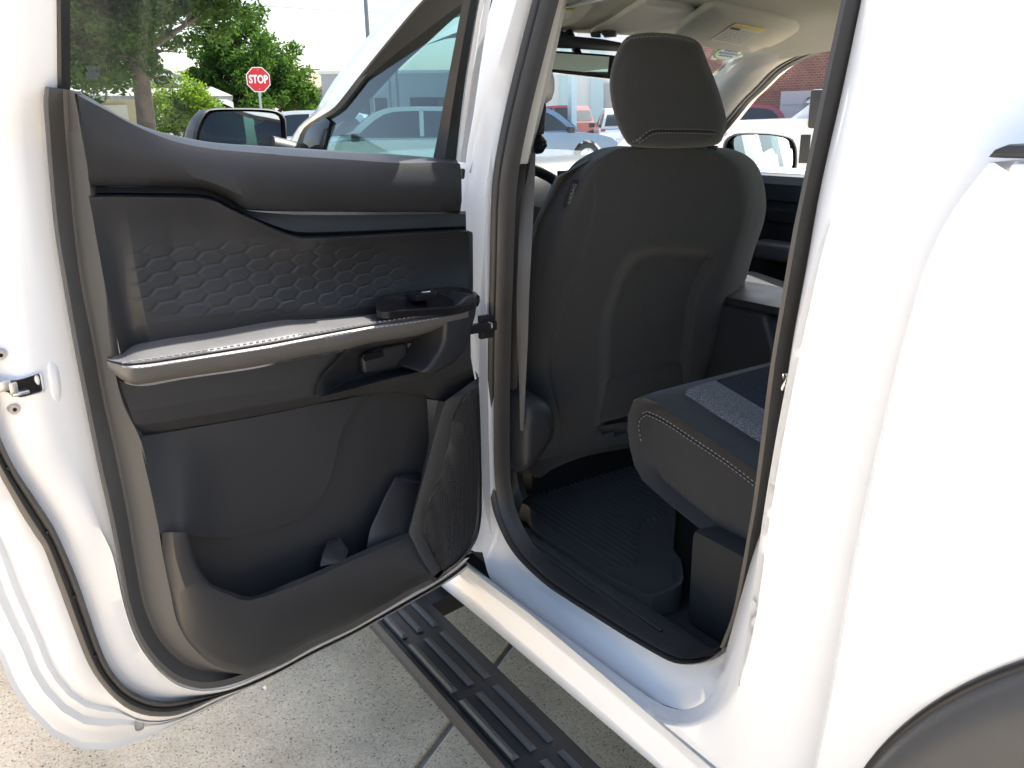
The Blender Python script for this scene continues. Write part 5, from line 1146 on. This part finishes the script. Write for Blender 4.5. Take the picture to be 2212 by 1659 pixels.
def tree(name, base, h, r0, tips, nleaf, leaf, m, label, group=None, blobr=(.5, .9), sq=.8, nb=2):
    T = empty(name, base, label, 'tree', group); pieces = []
    def limb(a, b, ra, rb, bend=.12):
        mid_ = a.lerp(b, .5)+V((random.uniform(-1, 1), random.uniform(-1, 1), random.uniform(-.2, .6)))*((b-a).length*bend)
        P = [V(p) for p in cr([tuple(a), tuple(mid_), tuple(b)], 7)]; Tn = frames(P); rows = []
        for i, (p, t) in enumerate(zip(P, Tn)):
            s = t.orthogonal().normalized(); q = t.cross(s); r = ra+(rb-ra)*i/6
            rows.append([p+s*(r*math.cos(k*math.pi/4))+q*(r*math.sin(k*math.pi/4)) for k in range(8)])
        pieces.append(loftdata(rows, cu=True, caps=True)); return P
    fork = V((random.uniform(-.15, .15), random.uniform(-.15, .15), h))
    trunk = limb(V((0, 0, -.02)), fork, r0, r0*.72, .03); blobs = []
    for c, r in tips:
        c = V(c); P = limb(fork-V((0, 0, h*random.uniform(0, .25))), c, r0*.42, r0*.10)
        for k in range(int(7*nb)):
            d = V((random.gauss(0, 1), random.gauss(0, 1), random.gauss(0, .7))).normalized()*(r*random.uniform(.35, 1.0)); e = c+d
            limb(P[random.choice((4, 5, 6))], e, r0*.09, r0*.02, .2); blobs.append((e, r*random.uniform(*blobr)*.5, sq))
    t = many('trunk', pieces, BARK, T, 60)
    leafcloud('crown', blobs, nleaf, leaf, m, T)
    return T
def rel(base, px, py, D): return far(px, py, D)-base
D1 = 22.; b1 = gp(303, D1)
tips = [(rel(b1, px, py, D1+dd), r) for px, py, dd, r in ((150, -20, .5, 1.9), (200, 60, -1, 1.6), (175, 130, 1, 1.4), (260, 20, 1.5, 1.9), (330, -60, 0, 2.1), (260, 120, -1.0, 1.2), (380, 30, 1, 1.5), (420, -50, 0, 1.8), (452, 20, -.5, 1.0), (120, 60, 1, 1.8), (60, 10, 0, 2.4), (300, -190, 0, 3.), (150, -170, 1, 3.), (440, -170, 0, 2.4), (350, 110, 1.2, .9))]
tree('elm_tree', b1, 3.4, .235, tips, 64000, .07, LEAF1, 'large leafy elm with a thick grey trunk left of the stop sign', None, (.34, .66))
D2 = 46.; b2_ = gp(560, D2)
tips = [(rel(b2_, px, py, D2+dd), r) for px, py, dd, r in ((520, 120, 0, 2.2), (560, 160, 1, 2.4), (600, 150, 0, 2.0), (480, 110, 1, 1.6), (520, 200, -1, 2.4), (610, 205, 0, 1.9), (645, 215, .5, 1.3), (450, 170, 0, 1.7), (575, 225, 0, 2.0), (500, 80, 0, 1.2), (636, 180, 0, .9), (470, 215, 0, 1.8))]
tree('maple_tree', b2_, 1.6, .28, tips, 34000, .105, LEAF2, 'dense dark green maple directly behind the stop sign', None, (.42, .8))
D3 = 30.; b3_ = gp(386, D3)
tips = [(rel(b3_, px, py, D3+dd), r) for px, py, dd, r in ((395, 225, 0, .9), (425, 232, 0, .75), (360, 238, .4, .7), (405, 205, 0, .6), (440, 250, 0, .6), (375, 262, 0, .5))]
tree('yard_bush', b3_, .5, .10, tips, 9000, .06, LEAF3, 'bright green bushy young tree in front of the grey roofed house', None, (.6, 1.1))
# ---- stop sign
D4 = 25.; sb_ = gp(563, D4); f4, r4 = axes(D4, 560)
SGN = empty('stop_sign', sb_, 'red octagonal STOP sign on a grey steel post beyond the side mirror', 'stop sign')
RED = mat('sign_red', (.56, .012, .022), .45); SWH = mat('sign_white', (.80, .80, .80), .45); GALV = mat('galvanised_steel', (.42, .43, .44), .45, metal=.6)
c4_ = far(558, 172, D4)-sb_; rad = (far(582, 172, D4)-far(533, 172, D4)).length/2*1.08
sf = (-f4+r4*.28).normalized(); sr = V((-sf.y, sf.x, 0))
def octa(r, off): return [c4_+sr*(r*math.cos(RAD(22.5+45*k))/math.cos(RAD(22.5)))+V((0, 0, r*math.sin(RAD(22.5+45*k))/math.cos(RAD(22.5))))+sf*off for k in range(8)]
prism('sign_plate', octa(rad*1.0, 0), sf*.004, SWH, SGN); prism('sign_face', octa(rad*.93, .005), sf*.002, RED, SGN)
text('lettering', 'STOP', rad*.90, basis(c4_+sf*.009, sr, V((0, 0, 1))), SWH, SGN, .001, .74, .010)
box('post', V((c4_.x, c4_.y, (c4_.z+.3)/2))-sf*.03, (.055, .055, c4_.z+.3), GALV, SGN, .004)
for k in (-1, 1): tube('bolt', [c4_+V((0, 0, k*rad*.75))+sf*.006, c4_+V((0, 0, k*rad*.75))+sf*.014], .014, GALV, SGN, 8)
# ---- houses
CREAM = mat('cream_siding', (.62, .57, .40), .8, bump=(6, .1, .01)); SHIN = mat('grey_shingles', (.22, .21, .20), .9, var=(9, (.30, .29, .28), .3, .7), bump=(30, .4, .02)); TRIMW = mat('white_trim', (.78, .78, .76), .6)
DARKW = pane('house_window', (.10, .12, .14), 1., 1.6); BRICK = None
def brickmat(name, c1, c2, mo_, scale, bw=.5, bh=.25):
    m = bpy.data.materials.new(name); m.use_nodes = True; t = m.node_tree; b = t.nodes['Principled BSDF']; b.inputs['Roughness'].default_value = .9
    tc = t.nodes.new('ShaderNodeTexCoord'); mp = t.nodes.new('ShaderNodeMapping'); mp.inputs['Rotation'].default_value = (RAD(90), 0, 0); br = t.nodes.new('ShaderNodeTexBrick'); br.inputs['Color1'].default_value = (*c1, 1); br.inputs['Color2'].default_value = (*c2, 1); br.inputs['Mortar'].default_value = (*mo_, 1)
    br.inputs['Scale'].default_value = scale; br.inputs['Mortar Size'].default_value = .018; br.inputs['Brick Width'].default_value = bw; br.inputs['Row Height'].default_value = bh; br.inputs['Bias'].default_value = -.1
    t.links.new(tc.outputs['Object'], mp.inputs[0]); t.links.new(mp.outputs[0], br.inputs[0])
    nz = t.nodes.new('ShaderNodeTexNoise'); nz.inputs['Scale'].default_value = 1.1; nz.inputs['Detail'].default_value = 9; mr = t.nodes.new('ShaderNodeMapRange'); mr.inputs[1].default_value = .3; mr.inputs[2].default_value = .7; mr.inputs[3].default_value = .72; mr.inputs[4].default_value = 1.2
    mu = t.nodes.new('ShaderNodeMix'); mu.data_type = 'RGBA'; mu.blend_type = 'MULTIPLY'; mu.inputs[0].default_value = 1
    t.links.new(tc.outputs['Object'], nz.inputs[0]); t.links.new(nz.outputs[0], mr.inputs[0]); t.links.new(br.outputs[0], mu.inputs[6]); t.links.new(mr.outputs[0], mu.inputs[7]); t.links.new(mu.outputs[2], b.inputs[0])
    bp = t.nodes.new('ShaderNodeBump'); bp.inputs['Strength'].default_value = .5; bp.inputs['Distance'].default_value = .01; bp.invert = True; t.links.new(br.outputs['Fac'], bp.inputs['Height']); t.links.new(bp.outputs[0], b.inputs['Normal'])
    return m
BRICK = brickmat('red_brick', (.30, .115, .08), (.23, .09, .065), (.33, .27, .23), 3.4)
def house(name, px, D, w, dep, hwall, hroof, wallm, roofm, label, rot=0., porch=True):
    b = gp(px, D); f, r = axes(D, px); H = empty(name, b, label, 'house', None, math.atan2(r.y, r.x)+rot)
    vs = [V((x, y, z)) for z in (0, hwall) for x, y in ((-w/2, 0), (w/2, 0), (w/2, dep), (-w/2, dep))]
    vs += [V((0, 0, hwall+hroof*.94)), V((0, dep, hwall+hroof*.94))]
    mesh('wall', vs, [(0, 1, 5, 8, 4), (1, 2, 6, 5), (2, 3, 7, 9, 6), (3, 0, 4, 7)], wallm, H)
    o = .45; e = hroof/(w/2)*o
    for s in (-1, 1):
        prism('roof', [V((0, -o, hwall+hroof)), V((0, dep+o, hwall+hroof)), V((s*(w/2+o), dep+o, hwall-e)), V((s*(w/2+o), -o, hwall-e))], V((0, 0, .14)), roofm, H)
        prism('gable_trim', [V((0, -o-.02, hwall+hroof)), V((s*(w/2+o), -o-.02, hwall-e)), V((s*(w/2+o), -o-.02, hwall-e-.2)), V((0, -o-.02, hwall+hroof-.2))], V((0, -.04, 0)), TRIMW, H)
    for x in (-w*.28, w*.28):
        fr_w = prism('window', [V((x-.55, -.02, .95)), V((x+.55, -.02, .95)), V((x+.55, -.02, hwall-.35)), V((x-.55, -.02, hwall-.35))], V((0, -.06, 0)), TRIMW, H)
        prism('pane', [V((x-.44, -.085, 1.06)), V((x+.44, -.085, 1.06)), V((x+.44, -.085, hwall-.46)), V((x-.44, -.085, hwall-.46))], V((0, -.01, 0)), DARKW, fr_w)
    dd = prism('door', [V((-.48, -.02, 0)), V((.48, -.02, 0)), V((.48, -.02, 2.05)), V((-.48, -.02, 2.05))], V((0, -.06, 0)), TRIMW, H)
    if porch:
        for x in (-w*.42, -w*.14, w*.14, w*.42): box('porch_post', (x, -1.75, hwall*.47), (.16, .16, hwall*.94), TRIMW, H)
        prism('porch_roof', [V((-w*.48, -.1, hwall+.25)), V((w*.48, -.1, hwall+.25)), V((w*.48, -2.1, hwall-.12)), V((-w*.48, -2.1, hwall-.12))], V((0, 0, .12)), roofm, H)
        box('porch_rail', (-w*.28, -1.75, .85), (w*.28, .06, .07), TRIMW, H); box('porch_rail', (w*.28, -1.75, .85), (w*.28, .06, .07), TRIMW, H)
        box('porch_floor', (0, -1.0, .09), (w*.96, 2.1, .18), LOT, H)
    return H
house('cottage', 245, 34, 7.5, 8, 2.3, 1.6, CREAM, SHIN, 'cream cottage with a white posted porch behind the elm trunk', RAD(14))
house('bungalow', 446, 48, 6.0, 9, 2.0, 1.35, CREAM, SHIN, 'pale bungalow with a low grey shingle roof behind the bush', RAD(-8), False)
# low rail fence on the lawn
FEN = empty('rail_fence', gp(405, 33), 'low white rail fence below the bush beside the side mirror', 'fence')
f, r = axes(33, 405)
for z in (.42, .72): prism('rail', [-r*1.5+V((0, 0, z)), r*1.4+V((0, 0, z)), r*1.4+V((0, 0, z+.10)), -r*1.5+V((0, 0, z+.10))], f*.05, TRIMW, FEN)
for k in (-1.4, -.1, 1.2): prism('post', [r*k, r*(k+.12), r*(k+.12)+V((0, 0, .9)), r*k+V((0, 0, .9))], f*.1, TRIMW, FEN)
# brown roofed workshop with white wall, brick shed
def block(name, px0, px1, D, z, dep, m, label, cat='building', roofm=None, skew=0.):
    a, b = gp(px0, D), gp(px1, D+skew); r = (b-a); L = r.length; H = empty(name, a, label, cat, None, math.atan2(r.y, r.x))
    f = 1
    box('wall', (L/2, dep/2, z/2), (L, dep, z), m, H)
    if roofm: box('parapet', (L/2, dep/2, z+.1), (L+.3, dep+.3, .2), roofm, H)
    return H, L
TAN = mat('tan_metal_roof', (.30, .20, .12), .7, bump=(8, .1, .02)); WSTU = mat('white_stucco', (.72, .71, .68), .85, bump=(60, .2, .004))
H, L = block('workshop', 655, 830, 68, 3.4, 12, WSTU, 'low white workshop with a brown sheet roof behind the light pole')
z1 = far(700, 183, 68).z; z2 = far(740, 153, 78).z
prism('roof', [V((-.6, -.6, 3.4)), V((L+.6, -.6, 3.4)), V((L+.6, 9, z2)), V((1.8, 9, z2))], V((0, 0, .15)), TAN, H)
for k in range(4): prism('window', [V((1+k*2.4, -.02, 1.2)), V((2.2+k*2.4, -.02, 1.2)), V((2.2+k*2.4, -.02, 2.4)), V((1+k*2.4, -.02, 2.4))], V((0, -.05, 0)), DARKW, H)
H, L = block('brick_shed', 575, 690, 58, 2.3, 5, BRICK, 'dark red brick shed half hidden under the maple', 'building', SHIN)
prism('door', [V((L*.66, -.02, 0)), V((L*.66+1, -.02, 0)), V((L*.66+1, -.02, 2)), V((L*.66, -.02, 2))], V((0, -.05, 0)), TRIMW, H)
# poles and wire
POLE = mat('grey_pole_paint', (.16, .17, .18), .6, metal=.2); WOOD = mat('weathered_wood', (.13, .10, .075), .95, bump=(14, .6, .02), var=(6, (.19, .15, .12), .35, .65))
b = gp(806, 38); LP = empty('light_pole', b, 'tall dark grey lamp pole rising beside the windscreen pillar', 'lamp post')
tube('shaft', [V((0, 0, 0)), V((0, 0, 9.))], .11, POLE, LP, 12, scale=[1, .75]); tube('arm', [V((0, 0, 8.8)), V((.3, -.8, 9.1)), V((.5, -1.6, 9.15))], .05, POLE, LP); box('lamp_head', (.55, -1.9, 9.12), (.3, .7, .14), POLE, LP, .03)
b = gp(678, 95); UPo = empty('utility_pole', b, 'distant wooden utility pole with a crossarm above the brown roof', 'utility pole')
zt = far(678, 139, 95).z; f, r = axes(95, 678)
tube('shaft', [V((0, 0, 0)), V((0, 0, zt))], .16, WOOD, UPo, 10, scale=[1, .7]); tube('crossarm', [r*-1.0+V((0, 0, zt-.5)), r*1.0+V((0, 0, zt-.5))], .07, WOOD, UPo)
wpts = [far(300, -60, 60), far(480, 1, 60), far(620, 16, 60), far(820, 27, 60), far(1100, 26, 60), far(1400, 0, 60)]
tag(tube('overhead_wire', [V(p) for p in cr([tuple(p) for p in wpts], 40)], .02, POLE), 'thin overhead wire crossing the sky above the stop sign', 'wire')
# ---- buildings beyond the windscreen and the right window
TEAL = mat('pale_teal_panel', (.45, .58, .60), .7); GREY = mat('grey_render', (.40, .40, .39), .85, bump=(30, .2, .006))
H, L = block('storefront', 1010, 1470, 48, 5.6, 14, WSTU, 'long white rendered shop building seen through the windscreen', 'building', GREY)
for k in range(3): prism('pilaster', [V((L*(.30+.14*k), -.02, 0)), V((L*(.30+.14*k)+.7, -.02, 0)), V((L*(.30+.14*k)+.7, -.02, 5.4)), V((L*(.30+.14*k), -.02, 5.4))], V((0, -.25, 0)), TEAL, H)
prism('roller_door', [V((L*.62, -.02, 0)), V((L*.62+4, -.02, 0)), V((L*.62+4, -.02, 3.)), V((L*.62, -.02, 3.))], V((0, -.06, 0)), GREY, H)
H, L = block('grey_warehouse', 700, 1005, 62, 4.4, 14, GREY, 'low grey warehouse seen through the tinted front window', 'building', WSTU)
for k in range(4): prism('window', [V((2+k*4., -.02, 1.0)), V((4.4+k*4., -.02, 1.0)), V((4.4+k*4., -.02, 2.8)), V((2+k*4., -.02, 2.8))], V((0, -.05, 0)), DARKW, H)
H, L = block('brick_building', 1500, 2000, 30, 7.5, 15, BRICK, 'tall red brick wall of a building beyond the passenger window', 'building', GREY, -3.)
u0 = L*.36; PINK = mat('pale_garage_door', (.56, .48, .50), .7)
px_, qx = gp(1708, 29.2), gp(1830, 28.4)
zt = far(1740, 197, 29).z
inv = Matrix.Rotation(-H.rotation_euler.z, 3, 'Z'); la_, lb_ = inv @ (px_-H.location), inv @ (qx-H.location)
gd = prism('garage_door', [V((la_.x, -.02, 0)), V((lb_.x, -.02, 0)), V((lb_.x, -.02, zt)), V((la_.x, -.02, zt))], V((0, -.08, 0)), PINK, H)
for k in range(1, 5): box('door_groove', ((la_.x+lb_.x)/2, -.105, zt*k/5), (lb_.x-la_.x-.1, .012, .03), GREY, gd)
lm = inv @ (gp(1595, 29.6)-H.location); zl = far(1590, 134, 29.5).z
wl_ = box('wall_lamp', (lm.x, -.18, zl), (.42, .34, .22), TRIMW, H, .03)
box('conduit', (lm.x, -.06, zl/2), (.05, .05, zl), GREY, H)
b = gp(1236, 25); CP = empty('pale_lamp_post', b, 'pale blue painted lamp post standing in front of the parked cars', 'lamp post')
PBL = mat('pale_blue_paint', (.52, .62, .66), .5)
box('shaft', (0, 0, 3.5), (.19, .19, 7.), PBL, CP, .01); box('base', (0, 0, .1), (.4, .4, .2), LOT, CP, .02)
b = gp(905, 40); 
for px, D, h, lab in ((862, 52, 6.2, 'thin pole beside the warehouse gable seen through the front window'), (846, 55, 5.4, 'shorter thin pole left of the warehouse gable pole')):
    p = empty('yard_pole', gp(px, D), lab, 'pole'); tube('shaft', [V((0, 0, 0)), V((0, 0, h))], .09, POLE, p, 8)
# ---- parked vehicles
def carpaint(name, c): return mat(name, c, .35, coat=1., coatr=.04)
TYRE = mat('tyre', (.02, .02, .02), .8); LAMP = mat('lamp_clear', (.6, .62, .63), .15, coat=1); TAIL = mat('lamp_red', (.45, .01, .01), .2, coat=1); CGL = pane('car_glass', (.12, .15, .16), 1., 1.7)
SHAPES = {
 'suv': dict(L=4.6, W=1.84, body=[(-2.28, .34), (-2.30, .62), (-2.24, .92), (-1.0, .98), (1.05, .98), (1.95, .86), (2.24, .70), (2.28, .36)], top=[(-2.18, .95), (-1.95, 1.42), (-1.55, 1.60), (-.3, 1.66), (.45, 1.56), (1.15, 1.0)], wx=(-1.36, 1.38), r=.35),
 'pickup': dict(L=5.7, W=1.95, body=[(-2.82, .52), (-2.84, 1.02), (-2.80, 1.14), (-.75, 1.14), (1.02, 1.16), (2.55, 1.10), (2.82, .92), (2.84, .46)], top=[(-.78, 1.12), (-.66, 1.60), (-.50, 1.80), (.45, 1.80), (.62, 1.72), (1.25, 1.14)], wx=(-1.75, 1.85), r=.40),
 'hd': dict(L=6.2, W=2.03, body=[(-3.1, .62), (-3.12, 1.20), (-3.08, 1.36), (-1.05, 1.36), (1.10, 1.36), (2.80, 1.30), (3.06, 1.12), (3.10, .55)], top=[(-1.1, 1.34), (-.98, 1.86), (-.80, 2.02), (.45, 2.02), (.62, 1.94), (1.35, 1.35)], wx=(-1.9, 2.0), r=.43)}
def vehicle(name, kind, pos, rz, paint, label, cat, group='parked vehicles in the lot behind'):
    s = SHAPES[kind]; W = s['W']; Vh = empty(name, pos, label, cat, group, rz)
    bp = s['body']; wx = s['wx']; r = s['r']; bsm = [bp[0]]+cr(bp[1:-1], 26)+[bp[-1]]
    # lower body outline with wheel arches
    lo_ = []
    zl = bp[0][1]
    for w in sorted(wx, reverse=True):
        lo_ += [(w+(r+.07)*math.cos(RAD(a)), max(zl, r+(r+.07)*math.sin(RAD(a)))) for a in (0, 25, 50, 75, 90, 105, 130, 155, 180)]
    outl = bsm + lo_
    rows = []
    for y, k in ((W/2-.05, .985), (W/2, 1.), (W/2, 1.0)): pass
    n_ = len(outl); vs = []; 
    for y, ins_ in ((W/2-.10, 0.), (W/2-.03, .0), (W/2, .03)):
        pass
    cx, czz = 0., (bp[0][1]+max(z for x, z in bp))/2
    rings = []
    for y, k in ((W/2, .988), (W/2-.05, 1.0), (-W/2+.05, 1.0), (-W/2, .988)):
        rings.append([V((x*k, y, czz+(z-czz)*k)) for x, z in outl])
    vs, fs = loftdata(rings, cu=True); fs += [tuple(range(n_)), tuple(3*n_+j for j in range(n_))]
    bo = mesh('body', vs, fs, paint, Vh, 30)
    tp = cr(s['top'], 18); wt = W/2-.06; wr = W/2-.26; zb_ = tp[0][1]; zt_ = max(z for x, z in tp)
    def ww(z): return wt+(wr-wt)*(z-zb_)/(zt_-zb_)
    rg = [[V((x, ww(z)*k, z)) for x, z in tp] for k in (1, .8, .4, 0, -.4, -.8, -1)]
    vs, fs = loftdata(rg); m_ = len(tp); fs += [tuple(range(m_)), tuple(6*m_+j for j in range(m_))]
    mesh('cabin', vs, fs, paint, Vh, 30)
    # side glass
    ci = sum(x for x, z in tp)/m_; zi = zb_+(zt_-zb_)*.5
    for sd in (1, -1):
        P = [(ci+(x-ci)*.86, zb_+.05+(z-zb_)*.80) for x, z in tp]
        g = mesh('side_window', [V((x, sd*(ww(z)+.012), z)) for x, z in P], [tuple(range(m_))], CGL, Vh)
        xm = ci+.05; box('window_post', (xm, sd*(ww(zi)+.016), zi), (.09, .012, (zt_-zb_)*.75), paint, Vh, rot=Matrix.Rotation(sd*math.atan2(wt-wr, zt_-zb_), 3, 'X'))
        box('door_mirror', (tp[-1][0]-.28, sd*(W/2+.10), zb_+.10), (.16, .22, .17 if kind != 'hd' else .34), RUBB, Vh, .03)
        box('door_handle', (ci-.35, sd*(W/2+.012), zb_-.12), (.18, .03, .04), RUBB if kind == 'suv' else paint, Vh, .01)
        for x in wx: wheel((x, sd*(W/2-.13), r), r, .22, Vh, TYRE, STEEL, sd, 5)
    # screens
    (xa, za), (xb, zb2) = s['top'][-2], s['top'][-1]; e = .035
    mesh('front_screen', [V((xa+(xb-xa)*t+e, sgn*(ww(za+(zb2-za)*t)*.93), za+(zb2-za)*t+e)) for t, sgn in ((.06, -1), (.06, 1), (.92, 1), (.92, -1))], [(0, 1, 2, 3)], CGL, Vh)
    (xa, za), (xb, zb2) = s['top'][1], s['top'][0]
    mesh('rear_screen', [V((xa+(xb-xa)*t-e, sgn*(ww(za+(zb2-za)*t)*.88), za+(zb2-za)*t+e*.5)) for t, sgn in ((.0, -1), (.0, 1), (.85, 1), (.85, -1))], [(0, 1, 2, 3)], CGL, Vh)
    xf, xr_ = bp[-1][0], bp[0][0]; zf = bp[-2][1]
    for sd in (1, -1):
        box('headlight', (bp[-2][0]-.05, sd*(W/2-.26), zf-.10), (.16, .40, .20), LAMP, Vh, .03); box('taillight', (bp[1][0]+.06, sd*(W/2-.12), bp[2][1]-.16), (.10, .18, .34), TAIL, Vh, .03)
    box('grille', (xf-.03, 0, zf-.14), (.10, W*.5, .26), RUBB, Vh, .02); box('front_bumper', (xf-.06, 0, bp[-1][1]+.14), (.22, W*.96, .24), paint if kind == 'suv' else STEEL, Vh, .04)
    box('rear_bumper', (xr_+.05, 0, bp[0][1]+.14), (.20, W*.96, .22), paint if kind == 'suv' else STEEL, Vh, .04); box('number_plate', (xr_-.055, 0, bp[1][1]+.06), (.015, .31, .16), TRIMW, Vh)
    return Vh
SILV = carpaint('silver_paint', (.52, .55, .56)); BLUE = carpaint('blue_paint', (.10, .19, .30)); CRED = carpaint('red_paint', (.36, .03, .03)); CWHT = carpaint('car_white', (.78, .79, .80)); CDRK = carpaint('dark_paint', (.03, .04, .05))
def face(px, D, a): f, r = axes(D, px); return math.atan2(r.y, r.x)+RAD(a)
vehicle('parked_suv', 'suv', gp(862, 19.5), face(862, 19.5, 176), SILV, 'silver crossover seen side on through the tinted front window', 'car')
vehicle('parked_hatchback', 'suv', gp(1150, 24.5), face(1160, 24, 12), BLUE, 'blue grey crossover behind the pale lamp post', 'car')
vehicle('parked_red_pickup', 'pickup', gp(1225, 36), face(1225, 36, 150), CRED, 'red pickup showing its tailgate beyond the blue grey crossover', 'pickup truck')
vehicle('parked_white_suv', 'suv', gp(1340, 33), face(1340, 33, 95), CWHT, 'white crossover seen from behind left of the headrest', 'car')
vehicle('parked_white_pickup', 'hd', gp(2045, 9.6), face(1790, 10, 174), CWHT, 'tall white pickup truck parked across, nose toward the left, beyond the passenger window', 'pickup truck')
wp = bpy.data.objects['parked_white_pickup']; box('fender_badge', (1.18, 1.03, 1.08), (.09, .014, .26), RUBB, wp, .006); box('door_script', (.62, 1.022, .98), (.34, .006, .05), STEEL, wp, .002)
vehicle('parked_red_car', 'suv', gp(1528, 26), face(1560, 25, 205), CRED, 'red car with a pale windscreen in front of the brick wall', 'car')
vehicle('parked_dark_pickup', 'pickup', gp(1790, 24.5), face(1780, 24, 4), CDRK, 'dark pickup parked against the brick wall by the garage door', 'pickup truck')
vehicle('parked_white_car', 'suv', gp(640, 24), face(640, 24, 168), CWHT, 'white car half hidden behind the driver side mirror', 'car')
# ---- what the mirrors look back on
BB = empty('brown_building', (-62, 4, 0), 'long brown building with pale block tower behind the truck, seen only in the passenger mirror', 'building')
BRN = mat('brown_brick', (.16, .11, .08), .9, bump=(4, .2, .02))
box('wall', (0, 9, 2.6), (10, 34, 5.2), BRN, BB); box('tower', (2, 16, 4.6), (6, 6, 9.2), GREY, BB)
for k in range(6): box('window', (5.03, -4+k*4.4, 2.4), (.06, 1.8, 1.6), DARKW, BB)
for k, (x, y) in enumerate(((-38, 6), (-44, 15))):
    p = empty('rear_pole', (x, y, 0), ('nearer' if k == 0 else 'farther')+' thin utility pole behind the truck, seen only in the passenger mirror', 'utility pole'); tube('shaft', [V((0, 0, 0)), V((0, 0, 8.5))], .13, WOOD, p, 8); tube('crossarm', [V((0, -1, 7.9)), V((0, 1, 7.9))], .06, WOOD, p)
vehicle('rear_white_suv', 'suv', V((-34, 4, 0)), RAD(70), CWHT, 'white crossover behind the truck, seen only in the passenger mirror', 'car')
vehicle('rear_blue_suv', 'suv', V((-36, 9, 0)), RAD(78), BLUE, 'blue crossover behind the truck, seen only in the passenger mirror', 'car')
